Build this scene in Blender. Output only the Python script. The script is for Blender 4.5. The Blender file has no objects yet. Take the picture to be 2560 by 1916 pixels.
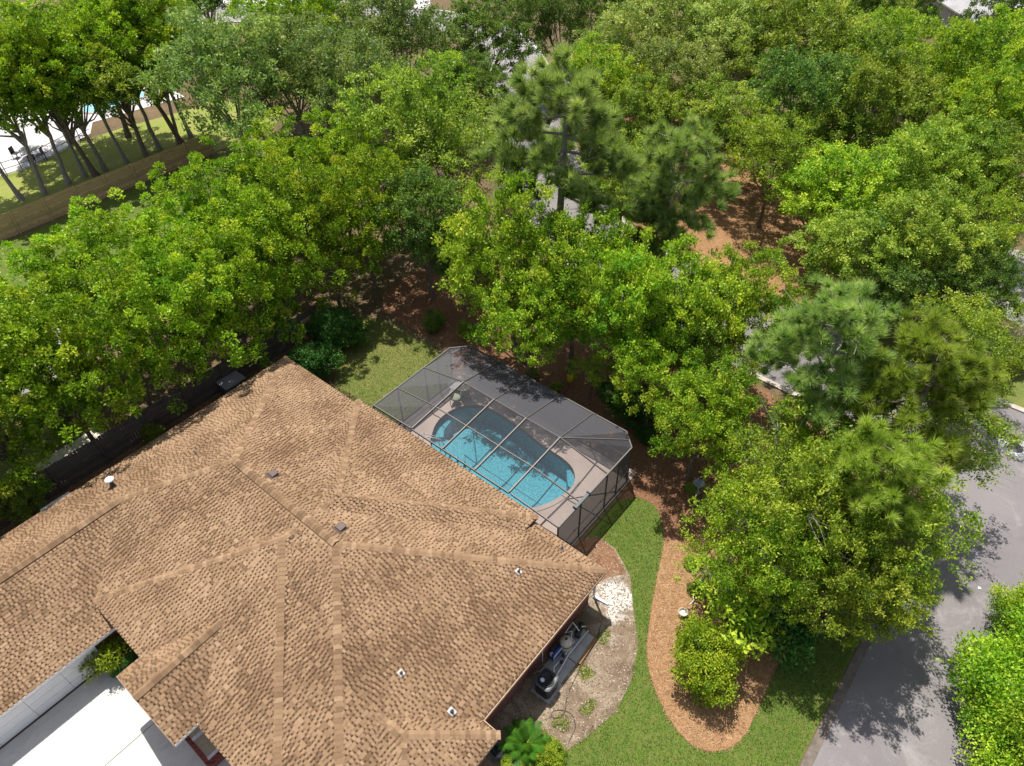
import bpy, math, random
import numpy as np
from mathutils import Vector, Matrix
D = bpy.data
SC = bpy.context.scene
COL = SC.collection
rng = np.random.default_rng(7)
random.seed(7)

# ------------------------------------------------------------------ camera, sky, sun, exposure
# world frame: x runs along the long side of the house towards the pool, y along its short side, metres
cam_d = D.cameras.new('camera'); cam = D.objects.new('camera', cam_d); COL.objects.link(cam)
cam_d.sensor_width = 36.0; cam_d.lens = 24.73; cam_d.clip_start = 0.5; cam_d.clip_end = 2000
_r = Vector((0.63700, -0.77071, -0.01552)); _b = Vector((-0.55124, -0.46950, 0.68971)); _u = _b.cross(_r).normalized()
_r = _u.cross(_b).normalized()
cam.matrix_world = Matrix(((_r.x, _u.x, _b.x, -14.204), (_r.y, _u.y, _b.y, -28.439), (_r.z, _u.z, _b.z, 28.0), (0, 0, 0, 1)))
SC.camera = cam

SUN_DIR = Vector((0.56, 0.85, 2.52)).normalized()          # towards the sun
world = D.worlds.new('World'); SC.world = world; world.use_nodes = True
wn = world.node_tree.nodes; wl = world.node_tree.links; wn.clear()
sky = wn.new('ShaderNodeTexSky'); sky.sky_type = 'NISHITA'; sky.sun_disc = False
sky.sun_elevation = math.asin(SUN_DIR.z)
sky.sun_rotation = math.atan2(SUN_DIR.x, SUN_DIR.y)
sky.air_density = 1.0; sky.dust_density = 1.2; sky.ozone_density = 1.0
bg = wn.new('ShaderNodeBackground'); bg.inputs['Strength'].default_value = 0.12
wo = wn.new('ShaderNodeOutputWorld'); hs = wn.new('ShaderNodeHueSaturation'); hs.inputs['Saturation'].default_value = 0.5
wl.new(sky.outputs[0], hs.inputs['Color']); wl.new(hs.outputs[0], bg.inputs[0]); wl.new(bg.outputs[0], wo.inputs[0])
sun_d = D.lights.new('sun', 'SUN'); sun_d.energy = 5.0; sun_d.angle = math.radians(0.53); sun_d.color = (1.0, 0.955, 0.88)
sun = D.objects.new('sun', sun_d); COL.objects.link(sun)
sun.rotation_euler = SUN_DIR.to_track_quat('Z', 'Y').to_euler()
SC.view_settings.view_transform = 'Standard'; SC.view_settings.look = 'None'
SC.view_settings.exposure = 0.62; SC.view_settings.gamma = 1.0
SC.view_settings.use_curve_mapping = False
SC.render.engine = 'CYCLES'
SC.cycles.max_bounces = 7; SC.cycles.diffuse_bounces = 3; SC.cycles.glossy_bounces = 2
SC.cycles.transmission_bounces = 4; SC.cycles.transparent_max_bounces = 14
SC.cycles.caustics_reflective = False; SC.cycles.caustics_refractive = False

# ------------------------------------------------------------------ object helpers
def tag(o, label=None, cat=None, group=None, kind=None):
    if label: o['label'] = label
    if cat: o['category'] = cat
    if group: o['group'] = group
    if kind: o['kind'] = kind
    return o
def empty(name, loc=(0, 0, 0), rotz=0.0, scale=1.0):
    o = D.objects.new(name, None); COL.objects.link(o); o.location = loc; o.rotation_euler = (0, 0, rotz)
    o.scale = (scale,)*3 if not hasattr(scale, '__len__') else scale
    o.empty_display_size = 0.2
    return o
def link(name, me, mat=None, parent=None, loc=None):
    o = D.objects.new(name, me); COL.objects.link(o)
    if mat is not None:
        if len(me.materials) == 0: me.materials.append(mat)
        elif me.materials[0] is not mat:
            o.material_slots[0].link = 'OBJECT'; o.material_slots[0].material = mat
    if parent is not None: o.parent = parent
    if loc is not None: o.location = loc
    return o
class MB:
    """collects simple shapes into one mesh"""
    def __init__(s): s.v = []; s.f = []; s.t = []
    def add(s, vs, fs, t=0.5):
        n = len(s.v); s.v += [tuple(v) for v in vs]
        for f in fs: s.f.append([n+i for i in f]); s.t.append(t)
        return s
    def poly(s, pts, t=0.5): return s.add(pts, [list(range(len(pts)))], t)
    def box(s, a, b, t=0.5):
        x0, y0, z0 = a; x1, y1, z1 = b
        return s.add([(x0,y0,z0),(x1,y0,z0),(x1,y1,z0),(x0,y1,z0),(x0,y0,z1),(x1,y0,z1),(x1,y1,z1),(x0,y1,z1)],
                     [[0,3,2,1],[4,5,6,7],[0,1,5,4],[1,2,6,5],[2,3,7,6],[3,0,4,7]], t)
    def bar(s, a, b, w, h, up=(0,0,1), t=0.5):
        a = Vector(a); b = Vector(b); d = (b-a).normalized(); up = Vector(up)
        sx = d.cross(up)
        if sx.length < 1e-3: sx = d.cross(Vector((1,0,0)))
        sx.normalize(); uy = sx.cross(d).normalized()
        o = [sx*w/2+uy*h/2, -sx*w/2+uy*h/2, -sx*w/2-uy*h/2, sx*w/2-uy*h/2]
        return s.add([a+q for q in o]+[b+q for q in o], [[0,1,2,3],[7,6,5,4],[0,4,5,1],[1,5,6,2],[2,6,7,3],[3,7,4,0]], t)
    def tube(s, pts, rad, n=7, t=0.5, cap=True):
        pts = [Vector(p) for p in pts]
        if not hasattr(rad, '__len__'): rad = [rad]*len(pts)
        base = len(s.v); prev = None
        for i, p in enumerate(pts):
            d = (pts[min(i+1, len(pts)-1)]-pts[max(i-1, 0)]).normalized()
            ref = prev if prev is not None else (Vector((1,0,0)) if abs(d.x) < .9 else Vector((0,1,0)))
            a = (ref-d*ref.dot(d)).normalized(); prev = a; b = d.cross(a)
            for k in range(n):
                an = 2*math.pi*k/n; q = p+(a*math.cos(an)+b*math.sin(an))*rad[i]; s.v.append((q.x, q.y, q.z))
        for i in range(len(pts)-1):
            for k in range(n):
                k2 = (k+1) % n; s.f.append([base+i*n+k, base+i*n+k2, base+(i+1)*n+k2, base+(i+1)*n+k]); s.t.append(t)
        if cap:
            s.f.append([base+k for k in range(n)][::-1]); s.t.append(t)
            m = base+(len(pts)-1)*n; s.f.append([m+k for k in range(n)]); s.t.append(t)
        return s
    def lathe(s, c, prof, n=20, t=0.5, axis=None):
        c = Vector(c); base = len(s.v)
        for r, z in prof:
            for k in range(n):
                an = 2*math.pi*k/n; s.v.append((c.x+r*math.cos(an), c.y+r*math.sin(an), c.z+z))
        for i in range(len(prof)-1):
            for k in range(n):
                k2 = (k+1) % n; s.f.append([base+i*n+k, base+i*n+k2, base+(i+1)*n+k2, base+(i+1)*n+k]); s.t.append(t)
        if prof[0][0] > 1e-4: s.f.append([base+k for k in range(n)][::-1]); s.t.append(t)
        m = base+(len(prof)-1)*n
        if prof[-1][0] > 1e-4: s.f.append([m+k for k in range(n)]); s.t.append(t)
        return s
    def prism(s, pts, z0, z1, t=0.5):
        n = len(pts); vs = [(p[0], p[1], z0) for p in pts]+[(p[0], p[1], z1) for p in pts]
        fs = [list(range(n))[::-1], list(range(n, 2*n))]+[[i, (i+1) % n, n+(i+1) % n, n+i] for i in range(n)]
        return s.add(vs, fs, t)
    def mesh(s, name, mat=None, smooth=False):
        me = D.meshes.new(name); me.from_pydata(s.v, [], s.f)
        at = me.attributes.new('tint', 'FLOAT', 'FACE'); at.data.foreach_set('value', s.t)
        if smooth: me.polygons.foreach_set('use_smooth', [True]*len(me.polygons))
        if mat is not None: me.materials.append(mat)
        me.update(); return me
    def build(s, name, mat, parent=None, smooth=False, bevel=0):
        o = link(name, s.mesh(name, mat, smooth), None, parent)
        if bevel:
            m = o.modifiers.new('bevel', 'BEVEL'); m.width = bevel; m.segments = 2; m.limit_method = 'ANGLE'
        return o
def quads_mesh(name, V, tint, nper=4):
    """V (n, nper, 3) -> mesh of n separate faces carrying a tint value"""
    n = len(V); me = D.meshes.new(name)
    me.vertices.add(n*nper); me.vertices.foreach_set('co', np.ascontiguousarray(V, dtype=np.float32).ravel())
    me.loops.add(n*nper); me.loops.foreach_set('vertex_index', np.arange(n*nper, dtype=np.int32))
    me.polygons.add(n); me.polygons.foreach_set('loop_start', np.arange(0, n*nper, nper, dtype=np.int32))
    try: me.polygons.foreach_set('loop_total', np.full(n, nper, dtype=np.int32))
    except Exception: pass
    at = me.attributes.new('tint', 'FLOAT', 'FACE'); at.data.foreach_set('value', np.asarray(tint, dtype=np.float32))
    me.update(calc_edges=True); return me
def unit(a): return a/np.maximum(np.linalg.norm(a, axis=-1, keepdims=True), 1e-9)
def chaikin(pts, it=2, closed=True):
    p = [np.array(q, float) for q in pts]
    for _ in range(it):
        q = []
        for i in range(len(p) if closed else len(p)-1):
            a = p[i]; b = p[(i+1) % len(p)]; q += [a*.75+b*.25, a*.25+b*.75]
        if not closed: q = [p[0]]+q+[p[-1]]
        p = q
    return [tuple(a) for a in p]
def inside(pts, poly):
    x, y = pts[:, 0], pts[:, 1]; c = np.zeros(len(pts), bool); n = len(poly)
    for i in range(n):
        x0, y0 = poly[i][:2]; x1, y1 = poly[(i+1) % n][:2]
        if y0 == y1: continue
        c ^= ((y0 > y) != (y1 > y)) & (x < (x1-x0)*(y-y0)/(y1-y0)+x0)
    return c
def scatter_in(poly, n):
    a = np.array([p[:2] for p in poly]); lo, hi = a.min(0), a.max(0)
    out = np.zeros((0, 2))
    while len(out) < n:
        p = lo+(hi-lo)*rng.random((n*2, 2)); out = np.vstack([out, p[inside(p, poly)]])
    return out[:n]

# ------------------------------------------------------------------ materials
class NT:
    def __init__(s, name):
        s.m = D.materials.new(name); s.m.use_nodes = True; s.n = s.m.node_tree.nodes; s.l = s.m.node_tree.links; s.n.clear()
        s.out = s.n.new('ShaderNodeOutputMaterial')
    def new(s, t, **kw):
        n = s.n.new('ShaderNode'+t)
        for k, v in kw.items(): setattr(n, k, v)
        return n
    def inp(s, n, k, v):
        if hasattr(v, 'is_output'): s.l.new(v, n.inputs[k])
        else: n.inputs[k].default_value = v
    def pos(s): return s.new('NewGeometry').outputs['Position']
    def obj(s): return s.new('TexCoord').outputs['Object']
    def noise(s, vec, scale, detail=6, rough=.6, dist=0):
        n = s.new('TexNoise'); s.inp(n, 'Vector', vec); s.inp(n, 'Scale', scale); s.inp(n, 'Detail', detail); s.inp(n, 'Roughness', rough); s.inp(n, 'Distortion', dist)
        return n.outputs['Fac']
    def vor(s, vec, scale, out='Distance', feature='F1'):
        n = s.new('TexVoronoi', feature=feature); s.inp(n, 'Vector', vec); s.inp(n, 'Scale', scale); return n.outputs[out]
    def ramp(s, fac, stops, interp='LINEAR'):
        n = s.new('ValToRGB'); s.inp(n, 'Fac', fac); r = n.color_ramp; r.interpolation = interp
        while len(r.elements) < len(stops): r.elements.new(.5)
        for e, (p, c) in zip(r.elements, stops): e.position = p; e.color = (*c, 1) if hasattr(c, '__len__') else (c, c, c, 1)
        return n.outputs['Color']
    def mix(s, fac, a, b, mode='MIX'):
        n = s.new('MixRGB', blend_type=mode); s.inp(n, 0, fac)
        for k, v in ((1, a), (2, b)):
            if not hasattr(v, 'is_output'): v = (*v, 1) if len(v) == 3 else v
            s.inp(n, k, v)
        return n.outputs[0]
    def math(s, op, a, b=0.0, c=0.0):
        n = s.new('Math', operation=op); s.inp(n, 0, a); s.inp(n, 1, b); s.inp(n, 2, c); return n.outputs[0]
    def attr(s, name='tint'): return s.new('Attribute', attribute_name=name).outputs['Fac']
    def rnd(s): return s.new('ObjectInfo').outputs['Random']
    def vscale(s, vec, sc):
        n = s.new('Mapping'); s.inp(n, 'Vector', vec); n.inputs['Scale'].default_value = sc; return n.outputs[0]
    def bump(s, h, strength=.3, dist=.02):
        n = s.new('Bump'); s.inp(n, 'Height', h); s.inp(n, 'Strength', strength); s.inp(n, 'Distance', dist); return n.outputs[0]
    def pbr(s, col, rough=.8, metal=0, spec=.3, normal=None, **kw):
        n = s.new('BsdfPrincipled'); s.inp(n, 'Base Color', col if hasattr(col, 'is_output') else (*col, 1)); s.inp(n, 'Roughness', rough); s.inp(n, 'Metallic', metal)
        s.inp(n, 'Specular IOR Level', spec)
        if normal is not None: s.inp(n, 'Normal', normal)
        for k, v in kw.items(): s.inp(n, k, v)
        return n.outputs[0]
    def done(s, sh): s.l.new(sh, s.out.inputs['Surface']); return s.m

def plain(name, col, rough=.6, metal=0, spec=.35, var=.12, scale=6.0):
    t = NT(name); p = t.obj(); f = t.noise(p, scale, 5)
    a = tuple(max(0, c*(1-var*1.6)) for c in col); b = tuple(min(1, c*(1+var)) for c in col)
    c = t.ramp(f, [(.3, a), (.7, b)])
    return t.done(t.pbr(c, rough, metal, spec, t.bump(t.noise(p, scale*9, 4), .12, .01)))
def leaf_mat(name, dark, mid, light, trans=.35, objvar=.2):
    t = NT(name); f = t.attr(); c = t.ramp(f, [(.0, dark), (.5, mid), (1., light)])
    hs = t.new('HueSaturation'); s2 = t.rnd()
    t.inp(hs, 'Hue', t.math('ADD', t.math('MULTIPLY_ADD', s2, .014, .503), t.math('MULTIPLY', f, -.022))); t.inp(hs, 'Value', t.math('MULTIPLY_ADD', s2, objvar*2, 1-objvar)); t.inp(hs, 'Color', c)
    c = hs.outputs[0]
    d = t.pbr(c, .5, 0, .22)
    tr = t.new('BsdfTranslucent'); t.inp(tr, 'Color', t.mix(1, c, (1.5, 1.6, .7), 'MULTIPLY'))
    m = t.new('MixShader'); t.inp(m, 0, trans); t.l.new(d, m.inputs[1]); t.l.new(tr.outputs[0], m.inputs[2])
    return t.done(m.outputs[0])
M = {}
M['leaf_clump'] = leaf_mat('hedge_leaf', (.06,.14,.009), (.205,.335,.017), (.46,.53,.05), .32)
M['leaf_oak'] = leaf_mat('oak_leaf', (.07,.13,.016), (.21,.30,.034), (.42,.49,.08), .32)
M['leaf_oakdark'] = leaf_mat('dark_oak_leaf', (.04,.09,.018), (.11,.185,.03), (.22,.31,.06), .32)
M['leaf_lime'] = leaf_mat('lime_leaf', (.07,.165,.010), (.225,.36,.020), (.47,.55,.055), .32)
M['leaf_pale'] = leaf_mat('pale_leaf', (.11,.165,.035), (.27,.335,.08), (.48,.52,.18), .32)
M['leaf_feather'] = leaf_mat('feather_leaf', (.075,.14,.035), (.18,.265,.065), (.32,.40,.12), .32)
M['leaf_olive'] = leaf_mat('olive_leaf', (.07,.13,.012), (.20,.285,.022), (.40,.47,.05), .32)
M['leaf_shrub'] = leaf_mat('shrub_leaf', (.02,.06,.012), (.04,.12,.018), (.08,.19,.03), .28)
M['needle'] = leaf_mat('pine_needle', (.11,.18,.045), (.25,.34,.10), (.46,.54,.22), .38)
M['needle_gold'] = leaf_mat('golden_pine_needle', (.13,.20,.02), (.27,.37,.05), (.48,.56,.14), .36)
M['leaf_gold'] = leaf_mat('golden_shrub_leaf', (.08,.14,.008), (.20,.28,.014), (.40,.46,.035), .36)
M['leaf_brown'] = leaf_mat('brown_hedge_leaf', (.09,.07,.035), (.16,.125,.065), (.24,.19,.10), .2)
M['frond'] = leaf_mat('palm_frond', (.025,.085,.006), (.045,.135,.010), (.075,.19,.014), .3)

def bark(name, a, b):
    t = NT(name); p = t.obj(); f = t.noise(t.vscale(p, (7, 7, 1.6)), 3, 8)
    return t.done(t.pbr(t.ramp(f, [(.3, a), (.7, b)]), .9, 0, .2, t.bump(f, .6, .03)))
M['bark'] = bark('bark', (.06,.045,.033), (.22,.18,.14)); M['bark_grey'] = bark('grey_bark', (.12,.105,.095), (.36,.33,.30))

def shingle_mat():
    t = NT('asphalt_shingle'); p = t.pos(); f = t.attr()
    c = t.ramp(f, [(.0, (.026,.016,.010)), (.18, (.052,.030,.018)), (.4, (.105,.067,.040)), (.62, (.195,.128,.077)), (.82, (.28,.188,.117)), (1., (.36,.25,.16))])
    g = t.noise(p, 55, 3, .7); c = t.mix(t.math('MULTIPLY', g, .55), c, (.16,.09,.05), 'MIX')
    w = t.noise(p, .35, 4); c = t.mix(.35, c, t.ramp(w, [(.3, (.80,.78,.74)), (.7, (1.12,1.10,1.06))]), 'MULTIPLY')
    return t.done(t.pbr(c, .95, 0, .12, t.bump(t.noise(p, 90, 2), .35, .006)))
M['shingle'] = shingle_mat()

def brick_mat():
    t = NT('red_brick'); g = t.new('NewGeometry'); p = g.outputs['Position']
    sx = t.new('SeparateXYZ'); t.inp(sx, 0, p); cx = t.new('CombineXYZ')
    t.inp(cx, 0, t.math('ADD', sx.outputs[0], sx.outputs[1])); t.inp(cx, 1, sx.outputs[2])
    b = t.new('TexBrick'); t.inp(b, 'Vector', cx.outputs[0]); t.inp(b, 'Scale', 1.0); t.inp(b, 'Brick Width', .21); t.inp(b, 'Row Height', .075); t.inp(b, 'Mortar Size', .006)
    t.inp(b, 'Color1', (.20,.045,.032,1)); t.inp(b, 'Color2', (.13,.03,.024,1)); t.inp(b, 'Mortar', (.28,.24,.21,1))
    return t.done(t.pbr(b.outputs['Color'], .88, 0, .2, t.bump(b.outputs['Fac'], -.6, .01)))
M['brick'] = brick_mat()

def ground_mat(name, cols, scales, bump=.5, dist=.03, rough=.95):
    """layered noise: broad patches, mid mottling, fine grain"""
    t = NT(name); p = t.pos()
    a = t.ramp(t.noise(p, scales[0], 6, .6, .4), [(.32, cols[0]), (.68, cols[1])])
    b = t.noise(p, scales[1], 8, .7)
    c = t.mix(t.ramp(b, [(.42, 0.), (.66, .75)]), a, cols[2])
    g = t.noise(p, scales[2], 4, .8)
    c = t.mix(1, c, t.ramp(g, [(.25, .55), (.75, 1.45)]), 'MULTIPLY')
    return t.done(t.pbr(c, rough, 0, .15, t.bump(g, bump, dist)))
M['soil'] = ground_mat('leaf_litter', [(.10,.065,.04), (.17,.11,.065), (.06,.07,.025)], [.25, 1.6, 18])
M['mulch'] = ground_mat('shade_red_mulch', [(.16,.08,.045), (.24,.125,.065), (.10,.05,.03)], [.6, 5, 26], .8)  # darker, redder copy of the straw, with tree shade put into the colour
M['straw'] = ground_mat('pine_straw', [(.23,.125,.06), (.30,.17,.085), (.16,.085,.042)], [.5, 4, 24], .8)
M['lawn'] = ground_mat('lawn_turf', [(.062,.108,.015), (.088,.128,.022), (.125,.13,.036)], [.7, 3.0, 26], .6)
M['lawn_dry'] = ground_mat('dry_lawn_turf', [(.075,.12,.02), (.15,.155,.045), (.16,.15,.05)], [.45, 3.0, 26], .6)
M['lawn_far'] = ground_mat('far_lawn_turf', [(.15,.205,.03), (.21,.235,.05), (.26,.22,.09)], [.25, 1.2, 16], .6)
def dirt_mat():
    t = NT('sandy_dirt'); p = t.pos()
    a = t.ramp(t.noise(p, .75, 7, .65, .6), [(.32, (.10,.068,.045)), (.5, (.19,.14,.095)), (.68, (.33,.265,.195))])
    sand = t.noise(t.vscale(p, (1., 1., 1.)), .42, 5, .55, .8); sp = t.noise(p, 7, 7, .75)
    w1 = t.noise(p, .9, 6, .65, .6)
    v = t.new('VectorMath', operation='DISTANCE'); mp = t.new('Mapping'); mp.vector_type = 'TEXTURE'; t.inp(mp, 'Vector', p); mp.inputs['Location'].default_value = (.55, -21.6, 0); mp.inputs['Rotation'].default_value = (0, 0, .5); mp.inputs['Scale'].default_value = (2.2, 1.5, 1)
    t.inp(v, 0, mp.outputs[0]); v.inputs[1].default_value = (0, 0, 0)
    zone = t.math('ADD', t.math('MULTIPLY_ADD', v.outputs['Value'], -.75, .62), t.math('MULTIPLY_ADD', w1, 1.9, -.95))
    zone = t.math('MAXIMUM', zone, t.math('MULTIPLY_ADD', w1, 2.2, -1.30))
    m = t.math('MULTIPLY', t.ramp(zone, [(.05, 0.), (.45, 1.)]), t.ramp(sp, [(.38, 0.), (.52, 1.)]))
    c = t.mix(m, a, (.60,.57,.52))
    gr = t.math('MULTIPLY', t.ramp(t.noise(p, .55, 4), [(.55, 0.), (.66, .8)]), t.ramp(t.noise(p, 9, 5), [(.45, 0.), (.6, 1.)]))
    c = t.mix(gr, c, (.13,.16,.045))
    g = t.noise(p, 30, 4, .8); c = t.mix(1, c, t.ramp(g, [(.28, .5), (.72, 1.35)]), 'MULTIPLY')
    return t.done(t.pbr(c, .95, 0, .15, t.bump(g, .7, .03)))
M['dirt'] = dirt_mat()
def asphalt_mat(name, a, b, fl):
    t = NT(name); p = t.pos(); w = t.noise(p, .22, 5, .6, .3)
    c = t.ramp(w, [(.3, a), (.7, b)])
    st = t.ramp(t.noise(p, .55, 8, .72, 1.2), [(.55, 0.), (.72, .7)]); c = t.mix(st, c, fl)
    cr = t.vor(t.vscale(p, (.5, .22, 1)), 1.0, 'Distance', 'DISTANCE_TO_EDGE')
    crk = t.math('MULTIPLY', t.ramp(cr, [(.0, 1.), (.006, 0.)]), t.ramp(t.noise(p, .35, 2), [(.52, 0.), (.6, .6)])); c = t.mix(crk, c, (.05,.05,.052))
    g = t.noise(p, 60, 2, .8); c = t.mix(1, c, t.ramp(g, [(.25, .62), (.75, 1.38)]), 'MULTIPLY')
    return t.done(t.pbr(c, .9, 0, .2, t.bump(g, .3, .008)))
M['asphalt'] = asphalt_mat('asphalt', (.145,.132,.135), (.19,.175,.175), (.27,.25,.245))
M['asphalt_far'] = asphalt_mat('worn_asphalt', (.19,.175,.175), (.25,.235,.23), (.30,.28,.27))
M['asphalt_pale'] = asphalt_mat('pale_pavement', (.40,.38,.38), (.50,.47,.47), (.55,.52,.50))
def concrete(name, a, b, scale=1.2, stain=0):
    t = NT(name); p = t.pos(); f = t.noise(p, scale, 7, .6, .5); c = t.ramp(f, [(.3, a), (.7, b)])
    if stain:
        st = t.ramp(t.noise(t.vscale(p, (.5, 1.6, 1)), .9, 8, .7, 1.5), [(.50, 0.), (.75, stain)]); c = t.mix(st, c, tuple(x*.55 for x in a))
        sp = t.ramp(t.noise(p, 5, 6, .8), [(.66, 0.), (.74, stain)]); c = t.mix(sp, c, (.20,.17,.13))
    g = t.noise(p, 40, 3); c = t.mix(1, c, t.ramp(g, [(.2, .86), (.8, 1.12)]), 'MULTIPLY')
    return t.done(t.pbr(c, .85, 0, .25, t.bump(g, .15, .006)))
M['concrete'] = concrete('white_concrete', (.44,.425,.395), (.51,.495,.465), 1.2, .5); M['deck'] = concrete('tan_deck', (.31,.245,.21), (.38,.31,.27), .8)
M['curb'] = concrete('curb_concrete', (.30,.265,.22), (.42,.38,.33), 2.0); M['pad'] = concrete('grey_pad', (.24,.235,.23), (.36,.35,.34), 2.5)
M['edge_strip'] = concrete('worn_gutter', (.085,.07,.058), (.17,.14,.115), 3.0)
M['paver'] = concrete('sandstone_strip', (.46,.41,.33), (.60,.55,.46), 2.0)
M['white_paint'] = plain('white_paint', (.80,.80,.80), .5); M['door_white'] = plain('door_white', (.66,.66,.68), .5, var=.05, scale=1.5)
M['fascia'] = plain('fascia_paint', (.40,.27,.18), .6); M['gutter'] = plain('gutter_paint', (.68,.66,.66), .4)
M['alu'] = plain('bronze_aluminium', (.075,.063,.056), .5, .05, .5, .06); M['alu_light'] = plain('pale_aluminium', (.62,.60,.60), .35, .3, .5, .06)
M['dark_metal'] = plain('dark_metal', (.03,.03,.034), .45, .2); M['black_plastic'] = plain('black_plastic', (.022,.022,.026), .38)
M['pvc'] = plain('pvc_pipe', (.62,.61,.64), .4); M['beige'] = plain('beige_fibreglass', (.46,.42,.35), .45); M['blue'] = plain('blue_plastic', (.03,.10,.36), .35)
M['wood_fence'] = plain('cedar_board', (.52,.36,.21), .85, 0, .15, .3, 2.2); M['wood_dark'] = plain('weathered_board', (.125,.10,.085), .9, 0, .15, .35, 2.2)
M['wood_red'] = plain('redwood_post', (.17,.085,.055), .85, 0, .15, .25, 2)
M['iron'] = plain('cast_iron', (.10,.092,.095), .6, .3); M['vent_grey'] = plain('vent_grey', (.06,.07,.08), .5); M['vent_brown'] = plain('vent_brown', (.075,.045,.038), .55)
M['tan_panel'] = plain('tan_panel', (.36,.31,.22), .6); M['glass_dark'] = plain('dark_glass', (.03,.035,.045), .08, 0, .6, .05)
M['yellow'] = plain('yellow_plastic', (.62,.46,.02), .5); M['stone'] = plain('birdbath_stone', (.26,.29,.32), .7); M['cushion'] = plain('green_cushion', (.27,.29,.20), .8)
M['terracotta'] = plain('rust_cushion', (.30,.12,.08), .8); M['kerb_white'] = concrete('pale_kerb', (.50,.49,.46), (.62,.60,.57), 2.0); M['flash'] = plain('dull_flashing', (.42,.41,.40), .5); M['ring'] = concrete('painted_ring', (.40,.40,.36), (.52,.52,.47), 3)
M['chip'] = leaf_mat('shade_red_chip', (.10,.045,.025), (.20,.10,.055), (.33,.18,.10), .05)  # straw bits darkened and reddened for tree shade
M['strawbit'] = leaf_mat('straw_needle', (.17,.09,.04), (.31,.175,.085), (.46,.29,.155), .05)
M['litter'] = leaf_mat('dirt_litter', (.06,.04,.028), (.17,.12,.08), (.42,.35,.27), .05)
M['grass'] = leaf_mat('grass_blade', (.05,.105,.012), (.095,.155,.024), (.19,.215,.05), .3, .05)
M['grass_dry'] = leaf_mat('dry_grass_blade', (.06,.11,.016), (.14,.165,.035), (.27,.25,.085), .3, .05)
M['roof_grey'] = concrete('grey_roofing', (.24,.235,.235), (.33,.325,.33), 1.0); M['wall_grey'] = plain('grey_siding', (.26,.25,.26), .8)

def screen_mat():
    t = NT('insect_screen')
    lw = t.new('LayerWeight'); t.inp(lw, 'Blend', .5)
    fac = t.math('MINIMUM', t.math('MAXIMUM', t.math('MULTIPLY_ADD', lw.outputs['Facing'], 2.0, -.27), .24), .84)
    d = t.new('BsdfDiffuse'); t.inp(d, 'Color', (.10,.10,.11,1))
    tr = t.new('BsdfTransparent'); t.inp(tr, 'Color', (.97,.97,.98,1))
    m = t.new('MixShader'); t.inp(m, 0, fac); t.l.new(tr.outputs[0], m.inputs[1]); t.l.new(d.outputs[0], m.inputs[2])
    return t.done(m.outputs[0])
M['screen'] = screen_mat()
def water_mat():
    t = NT('pool_water'); p = t.pos()
    h = t.noise(p, 2.2, 4, .6, 1.0)
    nrm = t.bump(h, .25, .05)
    fr = t.new('Fresnel'); t.inp(fr, 'IOR', 1.33); t.l.new(nrm, fr.inputs['Normal'])
    g = t.new('BsdfGlossy'); t.inp(g, 'Roughness', .03); t.l.new(nrm, g.inputs['Normal'])
    tr = t.new('BsdfTransparent'); t.inp(tr, 'Color', (.55,.84,.90,1))
    m = t.new('MixShader'); t.l.new(fr.outputs[0], m.inputs[0]); t.l.new(tr.outputs[0], m.inputs[1]); t.l.new(g.outputs[0], m.inputs[2])
    return t.done(m.outputs[0])
M['water'] = water_mat()
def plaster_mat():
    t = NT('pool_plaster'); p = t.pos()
    v = t.vor(t.vscale(p, (1, 1, .5)), 7.0); c = t.ramp(v, [(.1, (.07,.22,.26)), (.5, (.25,.48,.51)), (.75, (.12,.31,.36))])  # plaster speckle that also paints in the caustic ripple light
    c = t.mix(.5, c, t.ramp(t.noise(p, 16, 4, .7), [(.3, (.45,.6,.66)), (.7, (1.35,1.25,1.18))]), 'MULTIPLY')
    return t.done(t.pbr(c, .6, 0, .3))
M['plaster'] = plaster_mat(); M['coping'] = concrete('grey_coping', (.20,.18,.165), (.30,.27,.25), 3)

# ------------------------------------------------------------------ the setting: ground, beds, lawns, roads
from mathutils.geometry import tessellate_polygon
def sheet(name, pts, z, mat, kind='structure', hole=None):
    m = MB()
    if hole is None: loops = [[Vector((p[0], p[1], z)) for p in pts]]
    else: loops = [[Vector((p[0], p[1], z)) for p in pts], [Vector((p[0], p[1], z)) for p in hole]]
    vs = [v for l in loops for v in l]; tr = tessellate_polygon(loops)
    fs = []
    for a, b, c in tr:
        n = (vs[b]-vs[a]).cross(vs[c]-vs[a]); fs.append([a, b, c] if n.z > 0 else [a, c, b])
    m.add(vs, fs); o = m.build(name, mat); tag(o, kind=kind); return o
def offset(line, d):
    out = []
    for i, p in enumerate(line):
        a = np.array(line[max(i-1, 0)]); b = np.array(line[min(i+1, len(line)-1)]); t = (b-a)/np.linalg.norm(b-a)
        out.append((p[0]-t[1]*d, p[1]+t[0]*d))
    return out
def ribbon(name, line, d0, d1, z, mat, h=None):
    a = offset(line, d0); b = offset(line, d1); m = MB()
    for i in range(len(line)-1):
        q = [a[i], a[i+1], b[i+1], b[i]]
        if d1 > d0: q = q
        if h is None: m.poly([(x, y, z) for x, y in q])
        else: m.prism(q if d1 > d0 else q[::-1], 0.0, h)
    o = m.build(name, mat); tag(o, kind='structure'); return o
CAGE = (0.3, 7.0, -18.5, -6.65)
g = MB()
for (x0, x1, y0, y1) in ((-500, 500, -500, CAGE[2]), (-500, 500, CAGE[3], 500), (-500, CAGE[0], CAGE[2], CAGE[3]), (CAGE[1], 500, CAGE[2], CAGE[3])):
    g.poly([(x0, y0, 0), (x1, y0, 0), (x1, y1, 0), (x0, y1, 0)])
tag(g.build('ground', M['soil']), kind='structure')

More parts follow.
